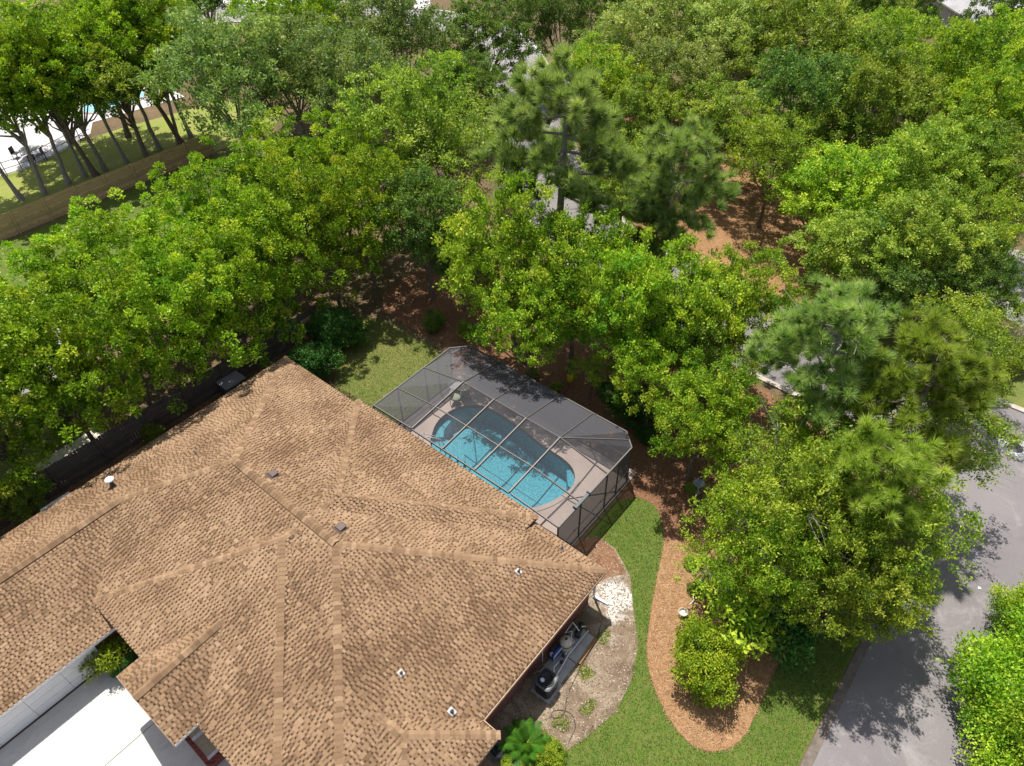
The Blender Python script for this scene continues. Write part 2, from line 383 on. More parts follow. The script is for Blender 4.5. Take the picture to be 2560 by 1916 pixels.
LAWN_POOL = [(-0.3, -5.6), (2.2, -6.62), (6.05, -6.6), (6.9, -5.6), (7.3, -4.6), (7.75, -3.7), (7.45, -2.2), (7.6, .7), (6.6, 2.7), (5.4, 3.0), (4.3, 1.6), (3.2, .3), (1.6, -1.4), (0.2, -3.2)]
lawn_pool = sheet('lawn', chaikin(LAWN_POOL, 2), .012, M['lawn_dry'])
LAWN_MAIN = [(0.4, -18.6), (2.6, -18.75), (4.9, -18.7), (6.6, -19.4), (7.5, -22), (7.5, -30.45), (-24, -30.45), (-24, -23.6), (-14, -23.4), (-6.4, -22.9)]
lawn = sheet('lawn', LAWN_MAIN, .010, M['lawn'])
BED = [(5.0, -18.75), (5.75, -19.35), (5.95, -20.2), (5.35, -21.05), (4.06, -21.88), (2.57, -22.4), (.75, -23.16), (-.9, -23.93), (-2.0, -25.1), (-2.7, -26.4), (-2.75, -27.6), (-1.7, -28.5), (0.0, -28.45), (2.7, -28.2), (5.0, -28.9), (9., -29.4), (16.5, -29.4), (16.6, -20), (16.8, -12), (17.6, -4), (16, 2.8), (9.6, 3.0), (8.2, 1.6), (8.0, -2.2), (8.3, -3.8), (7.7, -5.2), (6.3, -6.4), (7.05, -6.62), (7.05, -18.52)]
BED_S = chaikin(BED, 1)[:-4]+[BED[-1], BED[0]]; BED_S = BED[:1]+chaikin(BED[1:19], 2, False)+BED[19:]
sheet('shade_toned_bed', BED_S, .018, M['mulch'])  # same straw as the lower bed, coloured dark red for shade
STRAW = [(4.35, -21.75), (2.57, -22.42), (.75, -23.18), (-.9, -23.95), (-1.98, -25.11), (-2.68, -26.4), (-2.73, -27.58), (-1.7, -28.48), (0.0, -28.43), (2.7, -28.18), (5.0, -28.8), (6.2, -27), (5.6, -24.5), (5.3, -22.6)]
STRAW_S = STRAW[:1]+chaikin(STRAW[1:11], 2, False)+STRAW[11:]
sheet('straw_bed', STRAW_S, .024, M['straw'])  # lighter copy for the sunlit part, upper edge set at the shadow line
DIRT = [(0.3, -18.6), (1.95, -18.55), (2.7, -19.2), (2.58, -20.2), (1.84, -21.46), (.32, -22.63), (-.64, -23.44), (-2.07, -24.05), (-3.51, -24.25), (-4.92, -23.92), (-6.4, -23.44), (-9, -23.3), (-13.2, -23.4), (-13.2, -19.5), (-1, -19.5)]
sheet('sandy_bed', DIRT, .021, M['dirt'])
sheet('bark_bed', [(0.3, -18.62), (1.9, -18.6), (2.62, -19.25), (2.5, -20.2), (1.8, -21.3), (1.1, -20.7), (.1, -20.5), (-.4, -19.6)], .027, M['mulch'])
sheet('verge', [(23.75, -60), (23.75, -24), (25.2, -24), (27.6, -30), (27.9, -60)], .012, M['lawn_dry'])
sheet('far_bed', chaikin([(24.9, -23), (25.2, -10), (28, -4), (36, 5), (44, 12), (52, 20), (60, 14), (44, -2), (34, -22)], 1), .01, M['straw'])

# near street along the side of the plot, cross street behind the trees
near_road = sheet('road', [(-40, -37.0), (17.4, -37.0), (17.4, -30.85), (-40, -30.85)], .020, M['asphalt'])
sheet('road_gutter', [(-40, -30.85), (17.4, -30.85), (17.4, -30.5), (-40, -30.5)], .026, M['edge_strip'])
cross = chaikin([(20.5, -75), (20.5, -50), (20.5, -34), (20.6, -22), (21.2, -12), (23, -5), (27.5, 2.2), (33, 8.4), (39, 13.8), (44.6, 19.2)], 1, False)
ribbon('road', cross, 3.15, -3.15, .024, M['asphalt'])
cross2 = chaikin([(44.6, 19.2), (49.5, 24.6), (53.6, 31), (54.5, 38), (52, 46), (46.5, 54), (40.5, 62), (35, 70), (29, 84)], 2, False)
ribbon('road', cross2, 3.1, -3.1, .022, M['asphalt_far'])
ribbon('kerb', cross, -3.15, -3.5, 0, M['curb'], .10)
ribbon('kerb', cross2, -3.1, -3.4, 0, M['kerb_white'], .12)
kl = [p for p in cross if p[1] > -28]
ribbon('kerb', kl, 3.5, 3.15, 0, M['curb'], .10)
ribbon('kerb', cross2, 3.45, 3.1, 0, M['curb'], .10)
sheet('pavement', [(44, 57), (56, 44), (62, 50), (48, 74), (33, 84), (30, 68), (36, 62)], .016, M['asphalt_pale'])
sheet('pavement', [(31, -33), (41, -33), (41, -26), (33, -27)], .014, M['asphalt_far'])
sheet('lawn', [(34, 76), (46, 70), (60, 80), (50, 110), (30, 110)], .02, M['lawn_far'])
sheet('lawn', [(-26, 30.4), (21, 30.4), (24, 33), (22, 40), (12, 42), (-26, 44)], .008, M['lawn_far'])
sheet('patio', [(0.56, 41.08), (2.34, 40.79), (4.63, 41.17), (7.05, 41.93), (9.55, 43.08), (11, 45.5), (20, 44), (22, 60), (-20, 64), (-16, 42)], .016, M['asphalt_pale'])
sheet('lawn', [(-26, 6.3), (-9, 6.3), (-8.0, 7.6), (-7, 12), (-26, 12)], .008, M['lawn_dry'])
sheet('lawn', [(-26, 12.5), (14, 12.5), (18, 20), (18, 29.9), (-26, 29.9)], .010, M['lawn'])
strip = sheet('walkway', [(-26, 5.05), (-8.6, 5.05), (-8.6, 6.15), (-26, 6.15)], .012, M['paver'])
sheet('side_yard', [(-26, 0), (5, 0), (5, 3.1), (-26, 3.1)], .006, M['mulch'])
sheet('patio', [(-26, 12), (-6, 12), (-6, 19), (-26, 19)], .012, M['asphalt_far'])

# driveway: two poured slabs with an open joint between them
drv = empty('driveway', (-18, -12, 0)); tag(drv, kind='structure')
m = MB().prism([(-8, 1.30), (2.9, 1.30), (2.9, 2.20), (2.9, 4.9), (-8, 4.9)], .0, .03); m.build('slab', M['concrete'], drv)
m = MB().prism([(-8, -12), (4.2, -12), (4.2, -2.0), (4.0, -1.8), (4.0, 1.27), (-8, 1.27)], .0, .03); m.build('slab', M['concrete'], drv)
m = MB().box((-8, 1.268, .001), (2.9, 1.302, .018)); m.build('joint', M['wood_dark'], drv)
for k in (-4.6, -7.9): MB().box((k, -12, .031), (k+.012, 1.2, .0312)).build('crack_line', M['edge_strip'], drv)

# ------------------------------------------------------------------ house
he = 2.53
house = empty('brick_house', (-7, -10.5, 0))
tag(house, 'brick house with tan shingled hip roof filling the lower left', 'house')
HO = Vector((-7, -10.5, 0))
class HB(MB):
    def build(s, name, mat, parent=None, **k):
        s.v = [(x-HO.x, y-HO.y, z-HO.z) for x, y, z in s.v]; return MB.build(s, name, mat, parent, **k)
R1 = (-6.85, -6.23, 4.71); R2 = (-6.85, -13.0, 4.71); N = (0, 0, he); E = (0, -21.22, he); S = (-14.1, -21.22, 2.48); WW = (-14.1, 0, 2.48)
C1 = (.12, -5.92, 2.78); C2 = (.19, -17.48, 2.78); S1 = (-5.19, -11.03, 4.435); J1 = (-6.2, -11.1, 4.50)
F1 = (-14.03, -6.03, he); FD = (-14.03, -17.95, he); S2 = (-7.99, -11.02, 4.54); J2 = (-7.35, -11.12, 4.56)
G0 = (-10.9, -3.3, 3.685); G1 = (-27, -3.3, 3.685); NWW = (-27, 0, he + .0)
GE = (-14.03, -7.36, 1.98)
P3 = (-9.9, -19.6, 3.25); PJ = (-10.0, -18.45, 3.25); PR = (-7.63, -21.98, he); PQ = (-12.2, -21.98, he)
QR0 = (-15.0, -11.55, 3.42); QR1 = (-11.3, -11.45, 3.42); QL0 = (-15.02, -9.72, he); QL1 = (-12.0, -9.68, he); QS0 = (-14.98, -13.53, he); QS1 = (-13.4, -13.5, he)
slopes = {   # name: (polygon, two points giving the eave direction)
    'NE': [N, R1, R2, E], 'NW': [N, (-27, 0, he), G1, G0, R1], 'MA': [R1, (-14.1, -6.03, 2.48), S, R2], 'MAL': [R1, G0, (-14.1, -6.03, 2.48)], 'SE': [R2, S, E],
    'PWF': [C1, S1, C2], 'PWL': [C1, (-6.2, -5.92, 2.78), J1, S1], 'PWR': [C2, S1, J1, (-6.2, -17.48, 2.78)],
    'FRF': [F1, S2, FD][::-1], 'FRL': [F1, (-7.35, -6.1, he), J2, S2][::-1], 'FRR': [FD, S2, J2, (-7.35, -17.85, he)][::-1],
    'GSA': [G1, G0, (-10.9, -6.03, 2.532), F1, (-27, -6.03, 2.532)], 'GSB': [(-27, -6.03, 2.532), F1, GE, (-27, -7.36, 1.98)],
    'SWF': [PR, P3, PQ], 'SWR': [PR, (-7.7, -18.45, he), PJ, P3], 'SWL': [PQ, P3, PJ, (-12.1, -18.45, he)],
    'PGL': [QL0, QR0, QR1, QL1], 'PGR': [QS0, QS1, QR1, QR0],
}
EAVE = {'NE': (N, E), 'NW': (N, WW), 'MA': (WW, S), 'MAL': (WW, S), 'SE': (S, E), 'PWF': (C1, C2), 'PWL': (C1, (-6.2, -5.92, 2.78)), 'PWR': (C2, (-6.2, -17.48, 2.78)),
        'FRF': (F1, FD), 'FRL': (F1, (-7.35, -6.03, he)), 'FRR': (FD, (-7.35, -17.95, he)), 'GSA': (G1, G0), 'GSB': (G1, G0),
        'SWF': (PR, PQ), 'SWR': (PR, (-7.63, -18.45, he)), 'SWL': (PQ, (-12.2, -18.45, he)), 'PGL': (QL0, QL1), 'PGR': (QS0, QS1)}
roof = empty('roof', (0, 0, 0)); roof.parent = house
CAMP = np.array([-14.204, -28.439, 28.0])
deck_b = HB(); SH = []; NEAR = []
nrm_of = {}
def frame(k):
    poly = [Vector(p) for p in slopes[k]]; a, b = (Vector(p) for p in EAVE[k])
    n = Vector((0, 0, 0))
    for i in range(len(poly)): n += poly[i].cross(poly[(i+1) % len(poly)])
    # newell normal about the centroid
    c = sum(poly, Vector((0, 0, 0)))/len(poly); n = Vector((0, 0, 0))
    for i in range(len(poly)): n += (poly[i]-c).cross(poly[(i+1) % len(poly)]-c)
    n.normalize()
    if n.z < 0: n = -n
    e = (b-a); e = (e-n*e.dot(n)); e.z = 0; e.normalize()
    s = n.cross(e).normalized()
    if s.z < 0: s = -s
    e = s.cross(n).normalized()
    return poly, n, e, s
for si, k in enumerate(slopes):
    poly, n, e, s = frame(k); nrm_of[k] = n
    deck_b.poly([p for p in poly] if (poly[1]-poly[0]).cross(poly[2]-poly[1]).dot(n) > 0 else [p for p in poly][::-1], .04)
    o = poly[0]; P2 = [((p-o).dot(e), (p-o).dot(s)) for p in poly]
    y0 = min(p[1] for p in P2); y1 = max(p[1] for p in P2); EX = .148
    if k == 'GSA': y0 = y0 + .0
    def span(y):
        xs = []
        for i in range(len(P2)):
            (xa, ya), (xb, yb) = P2[i], P2[(i+1) % len(P2)]
            if (ya <= y) != (yb <= y): xs.append(xa+(xb-xa)*(y-ya)/(yb-ya))
        return (min(xs), max(xs)) if len(xs) >= 2 else None
    rows = int((y1-y0)/EX)+1
    rr = np.random.default_rng(100+si)
    for r in range(rows):
        ya = y0+r*EX; yb = min(ya+EX, y1)
        sa = span(ya+.004); sb = span(yb-.004)
        if sa is None or sb is None: continue
        x = min(sa[0], sb[0])-rr.random()*.3; xe = max(sa[1], sb[1])
        patch = rr.random(); tooth = True
        while x < xe:
            w = rr.uniform(.085, .125) if tooth else rr.uniform(.055, .085)
            if tooth and rr.random() < .12: w += .14
            xa0, xa1 = max(x, sa[0]), min(x+w, sa[1]); xb0, xb1 = max(x, sb[0]), min(x+w, sb[1])
            if xa1 > xa0 or xb1 > xb0:
                xa1 = max(xa1, xa0); xb1 = max(xb1, xb0)
                cx = o+e*(x+w/2)+s*(ya+EX/2)
                f = math.sin(cx.x*.83+cx.y*1.9+si)+math.sin(cx.x*2.3-cx.y*.9+2*si)+math.sin(cx.x*.31+cx.y*.47)
                if tooth:
                    f = math.sin(cx.x*.83+cx.y*1.9+si)+math.sin(cx.x*2.3-cx.y*.9+2*si)+math.sin(cx.x*.31+cx.y*.47)
                    t = min(.92, max(.42, .74-.05*f+rr.normal(0, .075)))
                    if rr.random() < .05+.07*max(0, f): t = rr.uniform(.42, .54)
                    lo, hi = .028, .006
                    q = [o+e*xa0+s*ya+n*lo, o+e*xa1+s*ya+n*lo, o+e*xb1+s*yb+n*hi, o+e*xb0+s*yb+n*hi]
                    lip = [o+e*xa0+s*ya, o+e*xa1+s*ya, q[1], q[0]]
                    full = xa0 == x and xb0 == x and xa1 == x+w and xb1 == x+w
                    SH.append((q, lip, t, (np.linalg.norm(np.array(cx)-CAMP) if full else 1e9), (o+e*x+s*ya, e, s, n, w)))
                else:
                    ym = ya+EX*(rr.uniform(.34, .52) if rr.random() < .88 else .1)
                    tt = (ym-ya)/(yb-ya) if yb > ya else 0
                    xm0, xm1 = xa0+(xb0-xa0)*tt, xa1+(xb1-xa1)*tt
                    q = [o+e*xm0+s*ym+n*.0085, o+e*xm1+s*ym+n*.0085, o+e*xb1+s*yb+n*.0045, o+e*xb0+s*yb+n*.0045]
                    SH.append((q, None, min(.8, max(.28, .52-.09*f+rr.normal(0, .09))), 1e9, None))
            x += w; tooth = not tooth
deck_b.build('roof_deck', M['shingle'], roof)
order = sorted(range(len(SH)), key=lambda i: SH[i][3])
near = set(i for i in order[:300] if SH[i][3] < 1e8 and SH[i][4] is not None)
V = []; T_ = []
for i, (q, lip, t, dd, fr) in enumerate(SH):
    if i in near: continue
    V.append([tuple(p-HO) for p in q]); T_.append(t)
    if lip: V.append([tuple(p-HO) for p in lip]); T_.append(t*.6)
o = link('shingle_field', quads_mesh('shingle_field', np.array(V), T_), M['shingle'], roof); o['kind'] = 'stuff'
sh_meshes = []
for k in range(8):
    t = .34+.09*k
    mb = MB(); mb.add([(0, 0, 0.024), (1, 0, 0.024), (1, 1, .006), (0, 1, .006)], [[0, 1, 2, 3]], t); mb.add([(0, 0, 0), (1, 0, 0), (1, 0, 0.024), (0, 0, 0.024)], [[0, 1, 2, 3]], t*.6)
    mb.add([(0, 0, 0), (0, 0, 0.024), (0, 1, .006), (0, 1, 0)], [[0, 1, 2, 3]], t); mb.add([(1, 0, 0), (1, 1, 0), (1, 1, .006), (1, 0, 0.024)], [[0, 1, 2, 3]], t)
    sh_meshes.append(mb.mesh('shingle', M['shingle']))
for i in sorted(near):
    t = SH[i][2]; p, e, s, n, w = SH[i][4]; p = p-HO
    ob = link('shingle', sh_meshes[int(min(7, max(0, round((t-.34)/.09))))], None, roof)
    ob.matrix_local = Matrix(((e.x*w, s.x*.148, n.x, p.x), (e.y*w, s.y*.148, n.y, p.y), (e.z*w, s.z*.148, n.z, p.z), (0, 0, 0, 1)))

# ridge and hip caps, one shingle piece after another
caps = []
def caprun(a, b, k1, k2, w=.155, lift=.028, step=.175, drop=0):
    a, b = Vector(a), Vector(b); d = (b-a); L = d.length; d.normalize()
    sides = []
    for k in (k1, k2):
        n = nrm_of[k] if isinstance(k, str) else Vector(k)
        q = d.cross(n).normalized()
        if q.z > 0 or (abs(q.z) < 1e-6): q = -q if q.z > 0 else q
        sides.append((q, n))
    if (sides[0][0]-sides[1][0]).length < .2: sides[1] = (-sides[0][0], sides[1][1])
    nk = int(L/step)+1
    for i in range(nk):
        p = a+d*(i*step); l = min(step+.03, L-i*step)
        if l > .03: caps.append((p, d, l, sides, w, lift))
# run from the low end to the high end so each piece laps the one below
caprun(E, R2, 'NE', 'SE'); caprun(N, R1, 'NE', 'NW'); caprun(S, R2, 'SE', 'MA'); caprun(G0, R1, 'NW', 'MAL')
caprun(G1, G0, 'NW', 'GSA', .17, .10); caprun(R2, R1, 'NE', 'MA', .17, .10)
caprun(C1, S1, 'PWF', 'PWL'); caprun(C2, S1, 'PWF', 'PWR'); caprun(S1, J1, 'PWL', 'PWR', .15, .03)
caprun(F1, S2, 'FRF', 'FRL'); caprun(FD, S2, 'FRF', 'FRR'); caprun(S2, J2, 'FRL', 'FRR', .15, .03)
caprun(PR, P3, 'SWF', 'SWR'); caprun(PQ, P3, 'SWF', 'SWL'); caprun(P3, PJ, 'SWL', 'SWR', .15, .03)
caprun(QR0, QR1, 'PGL', 'PGR', .16, .09)
caps.sort(key=lambda c: np.linalg.norm(np.array(c[0])-CAMP))
def capmesh(d, l, sides, w, lift, t):
    mb = MB()
    (q0, n0), (q1, n1) = sides; up = (n0+n1).normalized()
    for q, n in sides:
        lo = lift+.012; hi = lift-.004
        A = up*lo; B = q*w+n*(lo*.55); C_ = d*l+q*w+n*(hi*.5); Dd = d*l+up*hi
        f = [A, B, C_, Dd]
        if (B-A).cross(C_-B).dot(n) < 0: f = f[::-1]
        mb.add(f, [[0, 1, 2, 3]], t)
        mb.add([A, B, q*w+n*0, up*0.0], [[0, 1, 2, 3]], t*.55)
        mb.add([B, C_, d*l+q*w, q*w], [[0, 1, 2, 3]], t*.3)  # skirt tint darkened to draw the shadow line beside the cap
    return mb
cache = {}; stuff = HB()
for i, (p, d, l, sides, w, lift) in enumerate(caps):
    t = random.choice((.52, .60, .66, .80, .92, .70, .62, .74))
    if i < 300:
        key = (tuple(round(x, 3) for x in d), round(l, 3), w, t)
        if key not in cache: cache[key] = capmesh(d, l, sides, w, lift, t).mesh('ridge_cap', M['shingle'])
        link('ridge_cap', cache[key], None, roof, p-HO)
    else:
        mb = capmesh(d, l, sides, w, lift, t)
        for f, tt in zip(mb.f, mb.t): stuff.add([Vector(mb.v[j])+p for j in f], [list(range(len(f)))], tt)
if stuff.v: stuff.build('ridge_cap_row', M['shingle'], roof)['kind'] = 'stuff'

# fascia boards, gutters and soffits
def fascia(a, b, mat='fascia', h=.17, name='fascia', off=.012, par=None):
    a, b = Vector(a), Vector(b); hb = HB(); hb.bar(a-Vector((0, 0, h/2+.004)), b-Vector((0, 0, h/2+.004)), .03, h); return hb.build(name, M[mat], par or house)
for a, b in ((N, C1[:1]+(0, he) if False else (0, -5.66, he)), ((0, -17.4, he), E), (E, (-7.6, -21.22, he)), (PR, PQ), ((-12.25, -21.22, he), S), (FD, (-14.03, -13.55, he)), ((-14.03, -9.7, he), F1), (NWW, N)):
    fascia(a, b)
fascia((.15, -5.92, 2.78), (.22, -17.48, 2.78), 'vent_brown', .11, 'gutter')
fascia(C1, (-.72, -5.92, 2.78), 'vent_brown'); fascia(C2, (-.80, -17.48, 2.78), 'vent_brown'); fascia((-7.63, -21.98, he), (-7.63, -21.2, he))
fascia((-27, -7.36, 1.98), GE, 'gutter', .15, 'gutter'); fascia(GE, F1)
fascia(QL0, QR0, 'fascia', .15, 'rake_board'); fascia(QR0, QS0, 'fascia', .15, 'rake_board'); fascia(QS0, QS1, 'gutter', .13, 'gutter'); fascia(QL0, QL1)
hb = HB()
for q in ([(-13.6, -.43), (-13.6, 0), (0, 0), (0, -21.2), (-14, -21.2), (-14, -20.7), (-.43, -20.7), (-.43, -.43)],): hb.poly([(x, y, he-.16) for x, y in q])
hb.poly([(-14.0, -6.05, he-.16), (-13.5, -6.05, he-.16), (-13.5, -17.9, he-.16), (-14.0, -17.9, he-.16)])
hb.poly([(-27, -7.3, 1.87), (-14.05, -7.3, 1.87), (-14.05, -6.9, 1.87), (-27, -6.9, 1.87)])
hb.poly([(-14.98, -9.75, he-.14), (-13.4, -9.75, he-.14), (-13.4, -13.5, he-.14), (-14.98, -13.5, he-.14)])
hb.build('soffit', M['fascia'], house)
hb = HB(); hb.add([QL0, QR0, QS0], [[0, 1, 2]]); hb.v = [(x+.06, y, z-.02) for x, y, z in hb.v]; hb.build('gable', M['fascia'], house)
# walls
def wallbox(a, b, name='wall', mat='brick', z0=0, z1=he-.155):
    hb = HB(); hb.box((a[0], a[1], z0), (b[0], b[1], z1)); return hb.build(name, M[mat], house)
wallbox((-13.55, -20.78), (-.44, -.44)); wallbox((-11.75, -21.55), (-8.05, -20.7)); wallbox((-27, -6.95), (-13.5, -.46), z1=1.86)
wallbox((-.9, -17.2), (-.1, -6.2), z0=0, z1=2.58)
# garage door of wide panels in the shaded wall
door = empty('garage_door', (0, 0, 0)); door.parent = house
for j in range(4):
    for i in range(4):
        hb = HB(); hb.box((-20.6+i*1.4+.006, -7.02, .04+j*.44+.006), (-20.6+(i+1)*1.4-.006, -6.93, .04+(j+1)*.44-.006)); hb.build('door_panel', M['door_white'], door)
hb = HB(); hb.box((-20.7, -7.03, 1.80), (-14.9, -6.93, 1.87)); hb.build('door_frame', M['door_white'], door)
# entry step with brick edging and pale strips beside the porch
st = empty('entry_step', (0, 0, 0)); st.parent = house
hb = HB(); hb.box((-14.52, -13.62, .03), (-13.56, -11.9, .30)); hb.build('tread', M['tan_panel'], st)
for y in (-12.6, -13.62):
    hb = HB(); hb.box((-14.53, y-.07, .29), (-13.56, y+.07, .315)); hb.build('pale_strip', M['pvc'], st)
hb = HB(); hb.box((-14.68, -13.95, .0), (-14.53, -11.9, .33)); hb.box((-14.53, -13.95, 0), (-13.56, -13.72, .33)); hb.build('brick_edging', M['brick'], st)

# ------------------------------------------------------------------ pool, deck and screened enclosure
POOL = [(2.35,-8.57),(2.86,-8.26),(3.49,-8.08),(4.24,-8.11),(4.83,-8.3),(5.34,-8.7),(5.74,-9.32),(5.87,-10.05),(5.84,-11.01),(5.77,-11.99),(5.63,-13.0),(5.5,-13.7),(5.5,-14.3),(5.46,-15.16),(5.29,-15.81),(4.96,-16.25),(4.51,-16.52),(4.06,-16.61),(3.3,-16.46),(2.64,-16.27),(1.99,-15.9),(1.5,-15.3),(1.25,-14.3),(1.15,-12.9),(1.15,-11.4),(1.3,-10.2),(1.55,-9.3),(1.95,-8.8)]
POOL = chaikin(POOL, 1)
patio = sheet('pool_deck', [(CAGE[0]-.25, CAGE[2]-.05), (CAGE[1]+.02, CAGE[2]-.05), (CAGE[1]+.02, CAGE[3]+.05), (CAGE[0]-.25, CAGE[3]+.05)], .05, M['deck'], hole=POOL)
pool = empty('swimming_pool', (3.5, -12.3, 0)); tag(pool, 'freeform turquoise swimming pool with blue water under the screen enclosure', 'pool')
PO = Vector((3.5, -12.3, 0))
def pb(mb, name, mat, **k):
    mb.v = [(x-PO.x, y-PO.y, z) for x, y, z in mb.v]; return mb.build(name, M[mat], pool, **k)
def inset(poly, d):
    n = len(poly); out = []; A = sum(poly[i][0]*poly[(i+1) % n][1]-poly[(i+1) % n][0]*poly[i][1] for i in range(n))
    sg = 1 if A > 0 else -1
    for i in range(n):
        a = np.array(poly[i-1]); b = np.array(poly[(i+1) % n]); t = (b-a)/np.linalg.norm(b-a)
        out.append((poly[i][0]-t[1]*d*sg, poly[i][1]+t[0]*d*sg))
    return out
mb = MB(); nP = len(POOL); fl = inset(POOL, .12)
for i in range(nP):
    j = (i+1) % nP
    mb.poly([(*POOL[i], .05), (*POOL[j], .05), (*fl[j], -1.25), (*fl[i], -1.25)])
vs = [Vector((p[0], p[1], -1.25)) for p in fl]
mb.add(vs, [list(t) for t in tessellate_polygon([vs])])
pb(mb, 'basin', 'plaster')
mb = MB(); ci, co = inset(POOL, .05), inset(POOL, -.20)
for i in range(nP):
    j = (i+1) % nP
    mb.poly([(*ci[i], .085), (*ci[j], .085), (*co[j], .085), (*co[i], .085)]); mb.poly([(*co[i], .085), (*co[j], .085), (*co[j], .045), (*co[i], .045)])
    mb.poly([(*ci[i], .085), (*ci[j], .085), (*ci[j], -.02), (*ci[i], -.02)])
pb(mb, 'coping', 'deck')
mb = MB()
ti, to_ = inset(POOL, .055), inset(POOL, .045)
for i in range(nP):
    j = (i+1) % nP
    mb.poly([(*ti[i], -.02), (*ti[j], -.02), (*ti[j], -.16), (*ti[i], -.16)])
pb(mb, 'tile_band', 'coping')
vs = [Vector((p[0], p[1], -.07)) for p in inset(POOL, .03)]
mb = MB(); mb.add(vs, [list(t) for t in tessellate_polygon([vs])]); pb(mb, 'water_surface', 'water')
for k, (r, z) in enumerate(((.75, -.30), (1.15, -.58), (1.5, -.86))):     # rounded entry steps at the house end
    pts = [(1.75+r*math.cos(a), -9.45+r*math.sin(a)) for a in np.linspace(-2.0, 1.5, 14)]+[(1.4, -8.9), (1.3, -10.0)]
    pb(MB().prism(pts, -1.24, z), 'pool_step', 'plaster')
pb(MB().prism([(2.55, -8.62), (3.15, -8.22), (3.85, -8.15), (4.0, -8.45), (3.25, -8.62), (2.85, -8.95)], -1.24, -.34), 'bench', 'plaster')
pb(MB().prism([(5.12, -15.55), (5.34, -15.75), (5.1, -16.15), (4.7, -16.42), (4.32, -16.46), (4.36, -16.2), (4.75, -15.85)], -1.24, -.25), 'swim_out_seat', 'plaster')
for dy in (0, .62):
    mb = MB(); mb.tube([(1.42, -8.62-dy*.55, .05), (1.42, -8.62-dy*.55, .72), (1.50, -8.68-dy*.6, .86), (1.72, -8.95-dy*.6, .88), (2.0, -9.25-dy*.6, .70), (2.12, -9.38-dy*.6, .35), (2.15, -9.4-dy*.6, -.3)], .024, 8)
    pb(mb, 'handrail', 'alu_light', smooth=True)

cage = empty('screen_enclosure', (3.6, -12.5, 0)); tag(cage, 'bronze framed pool enclosure with dark mesh screens attached to the house', 'pool enclosure')
CO_ = Vector((3.6, -12.5, 0))
def cb(mb, name, mat, **k):
    mb.v = [(x-CO_.x, y-CO_.y, z) for x, y, z in mb.v]; return mb.build(name, M[mat], cage, **k)
A0 = (.38, -6.72); A1 = (6.08, -6.68); A2 = (6.95, -7.5); A3 = (6.92, -17.7); A4 = (6.2, -18.45); A5 = (.38, -18.45)
zt = 2.6; JA = (4.12, -9.57, 3.2); JB = (4.15, -15.72, 3.2); YS = [-9.57, -11.63, -13.68, -15.72]
Hs = [(.38, y, 2.85) for y in YS]; K_ = [JA, (4.13, YS[1], 3.2), (4.14, YS[2], 3.2), JB]; O_ = [(6.94, y, zt) for y in YS]
Pm = [(2.07, y, 2.85+.35*(2.07-.38)/3.75) for y in YS]
W1 = (2.08, -6.71, zt); W2 = (4.07, -6.7, zt); M1 = (6.515, -7.09, zt); X1 = (2.07, -18.45, zt); X2 = (4.17, -18.45, zt); M2 = (6.56, -18.075, zt)
H0n = (.38, -6.72, zt); H0s = (.38, -18.45, zt)
def beam(a, b, w=.055, h=.13, name='beam', mat='alu'): return cb(MB().bar(a, b, w, h), name, mat)
for i in range(4): beam(Hs[i], K_[i]); beam(K_[i], O_[i], .05, .09)
for a, b in ((JA, W2), (JA, M1), (Pm[0], W1), (JB, X2), (JB, M2), (Pm[3], X1)): beam(a, b, .05, .075)
for i in range(3): beam(Pm[i], Pm[i+1], .045, .06, 'purlin'); beam(K_[i], K_[i+1], .03, .04, 'purlin')
WALL = [A0, A1, A2, A3, A4, A5]
for i in range(5):
    a, b = WALL[i], WALL[i+1]
    beam((*a, zt), (*b, zt), .06, .09, 'top_rail'); beam((*a, .90), (*b, .90), .045, .05, 'chair_rail'); beam((*a, .10), (*b, .10), .05, .10, 'base_rail')
beam((.38, -6.72, 2.66), (.38, -9.5, 2.80), .05, .09, 'house_rail'); beam((.36, -9.57, 2.80), (.36, -15.72, 2.80), .05, .10, 'house_rail'); beam((.38, -15.8, 2.80), (.38, -18.45, 2.62), .05, .09, 'house_rail')
posts = [(.38, -6.72), (2.08, -6.71), (4.07, -6.70), (5.06, -6.69), A1, A2, (6.94, -9.57), (6.94, -11.63), (6.94, -13.68), (6.94, -15.72), A3, A4, (5.18, -18.45), (4.17, -18.45), (2.07, -18.45), (.38, -18.45)]
for p in posts: beam((*p, .05), (*p, zt-.03), .06, .06, 'post')
def pane(pts, name='screen_panel'): return cb(MB().poly(pts), name, 'screen')
for i in range(3):
    pane([Hs[i], Pm[i], Pm[i+1], Hs[i+1]]); pane([Pm[i], K_[i], K_[i+1], Pm[i+1]]); pane([K_[i], O_[i], O_[i+1], K_[i+1]])
pane([H0n, W1, Pm[0], Hs[0]]); pane([W1, W2, JA, Pm[0]]); pane([W2, (*A1, zt), M1, JA]); pane([M1, (*A2, zt), O_[0], JA])
pane([Hs[3], Pm[3], X1, H0s]); pane([Pm[3], JB, X2, X1]); pane([JB, M2, (*A4, zt), X2]); pane([JB, O_[3], (*A3, zt), M2])
for i in range(len(posts)-1):
    a, b = posts[i], posts[i+1]
    pane([(*a, .93), (*b, .93), (*b, zt-.03), (*a, zt-.03)]); pane([(*a, .14), (*b, .14), (*b, .88), (*a, .88)])
mb = MB(); mb.box((1.62, -18.50, 2.64), (2.68, -18.36, 2.70)); mb.box((1.60, -18.53, 2.62), (1.66, -18.33, 2.78)); mb.box((2.64, -18.53, 2.62), (2.70, -18.33, 2.78)); cb(mb, 'bracket_tray', 'vent_grey')
cb(MB().box((.55, -18.2, .052), (.80, -17.85, .5)), 'skimmer_box', 'alu_light', bevel=.03)

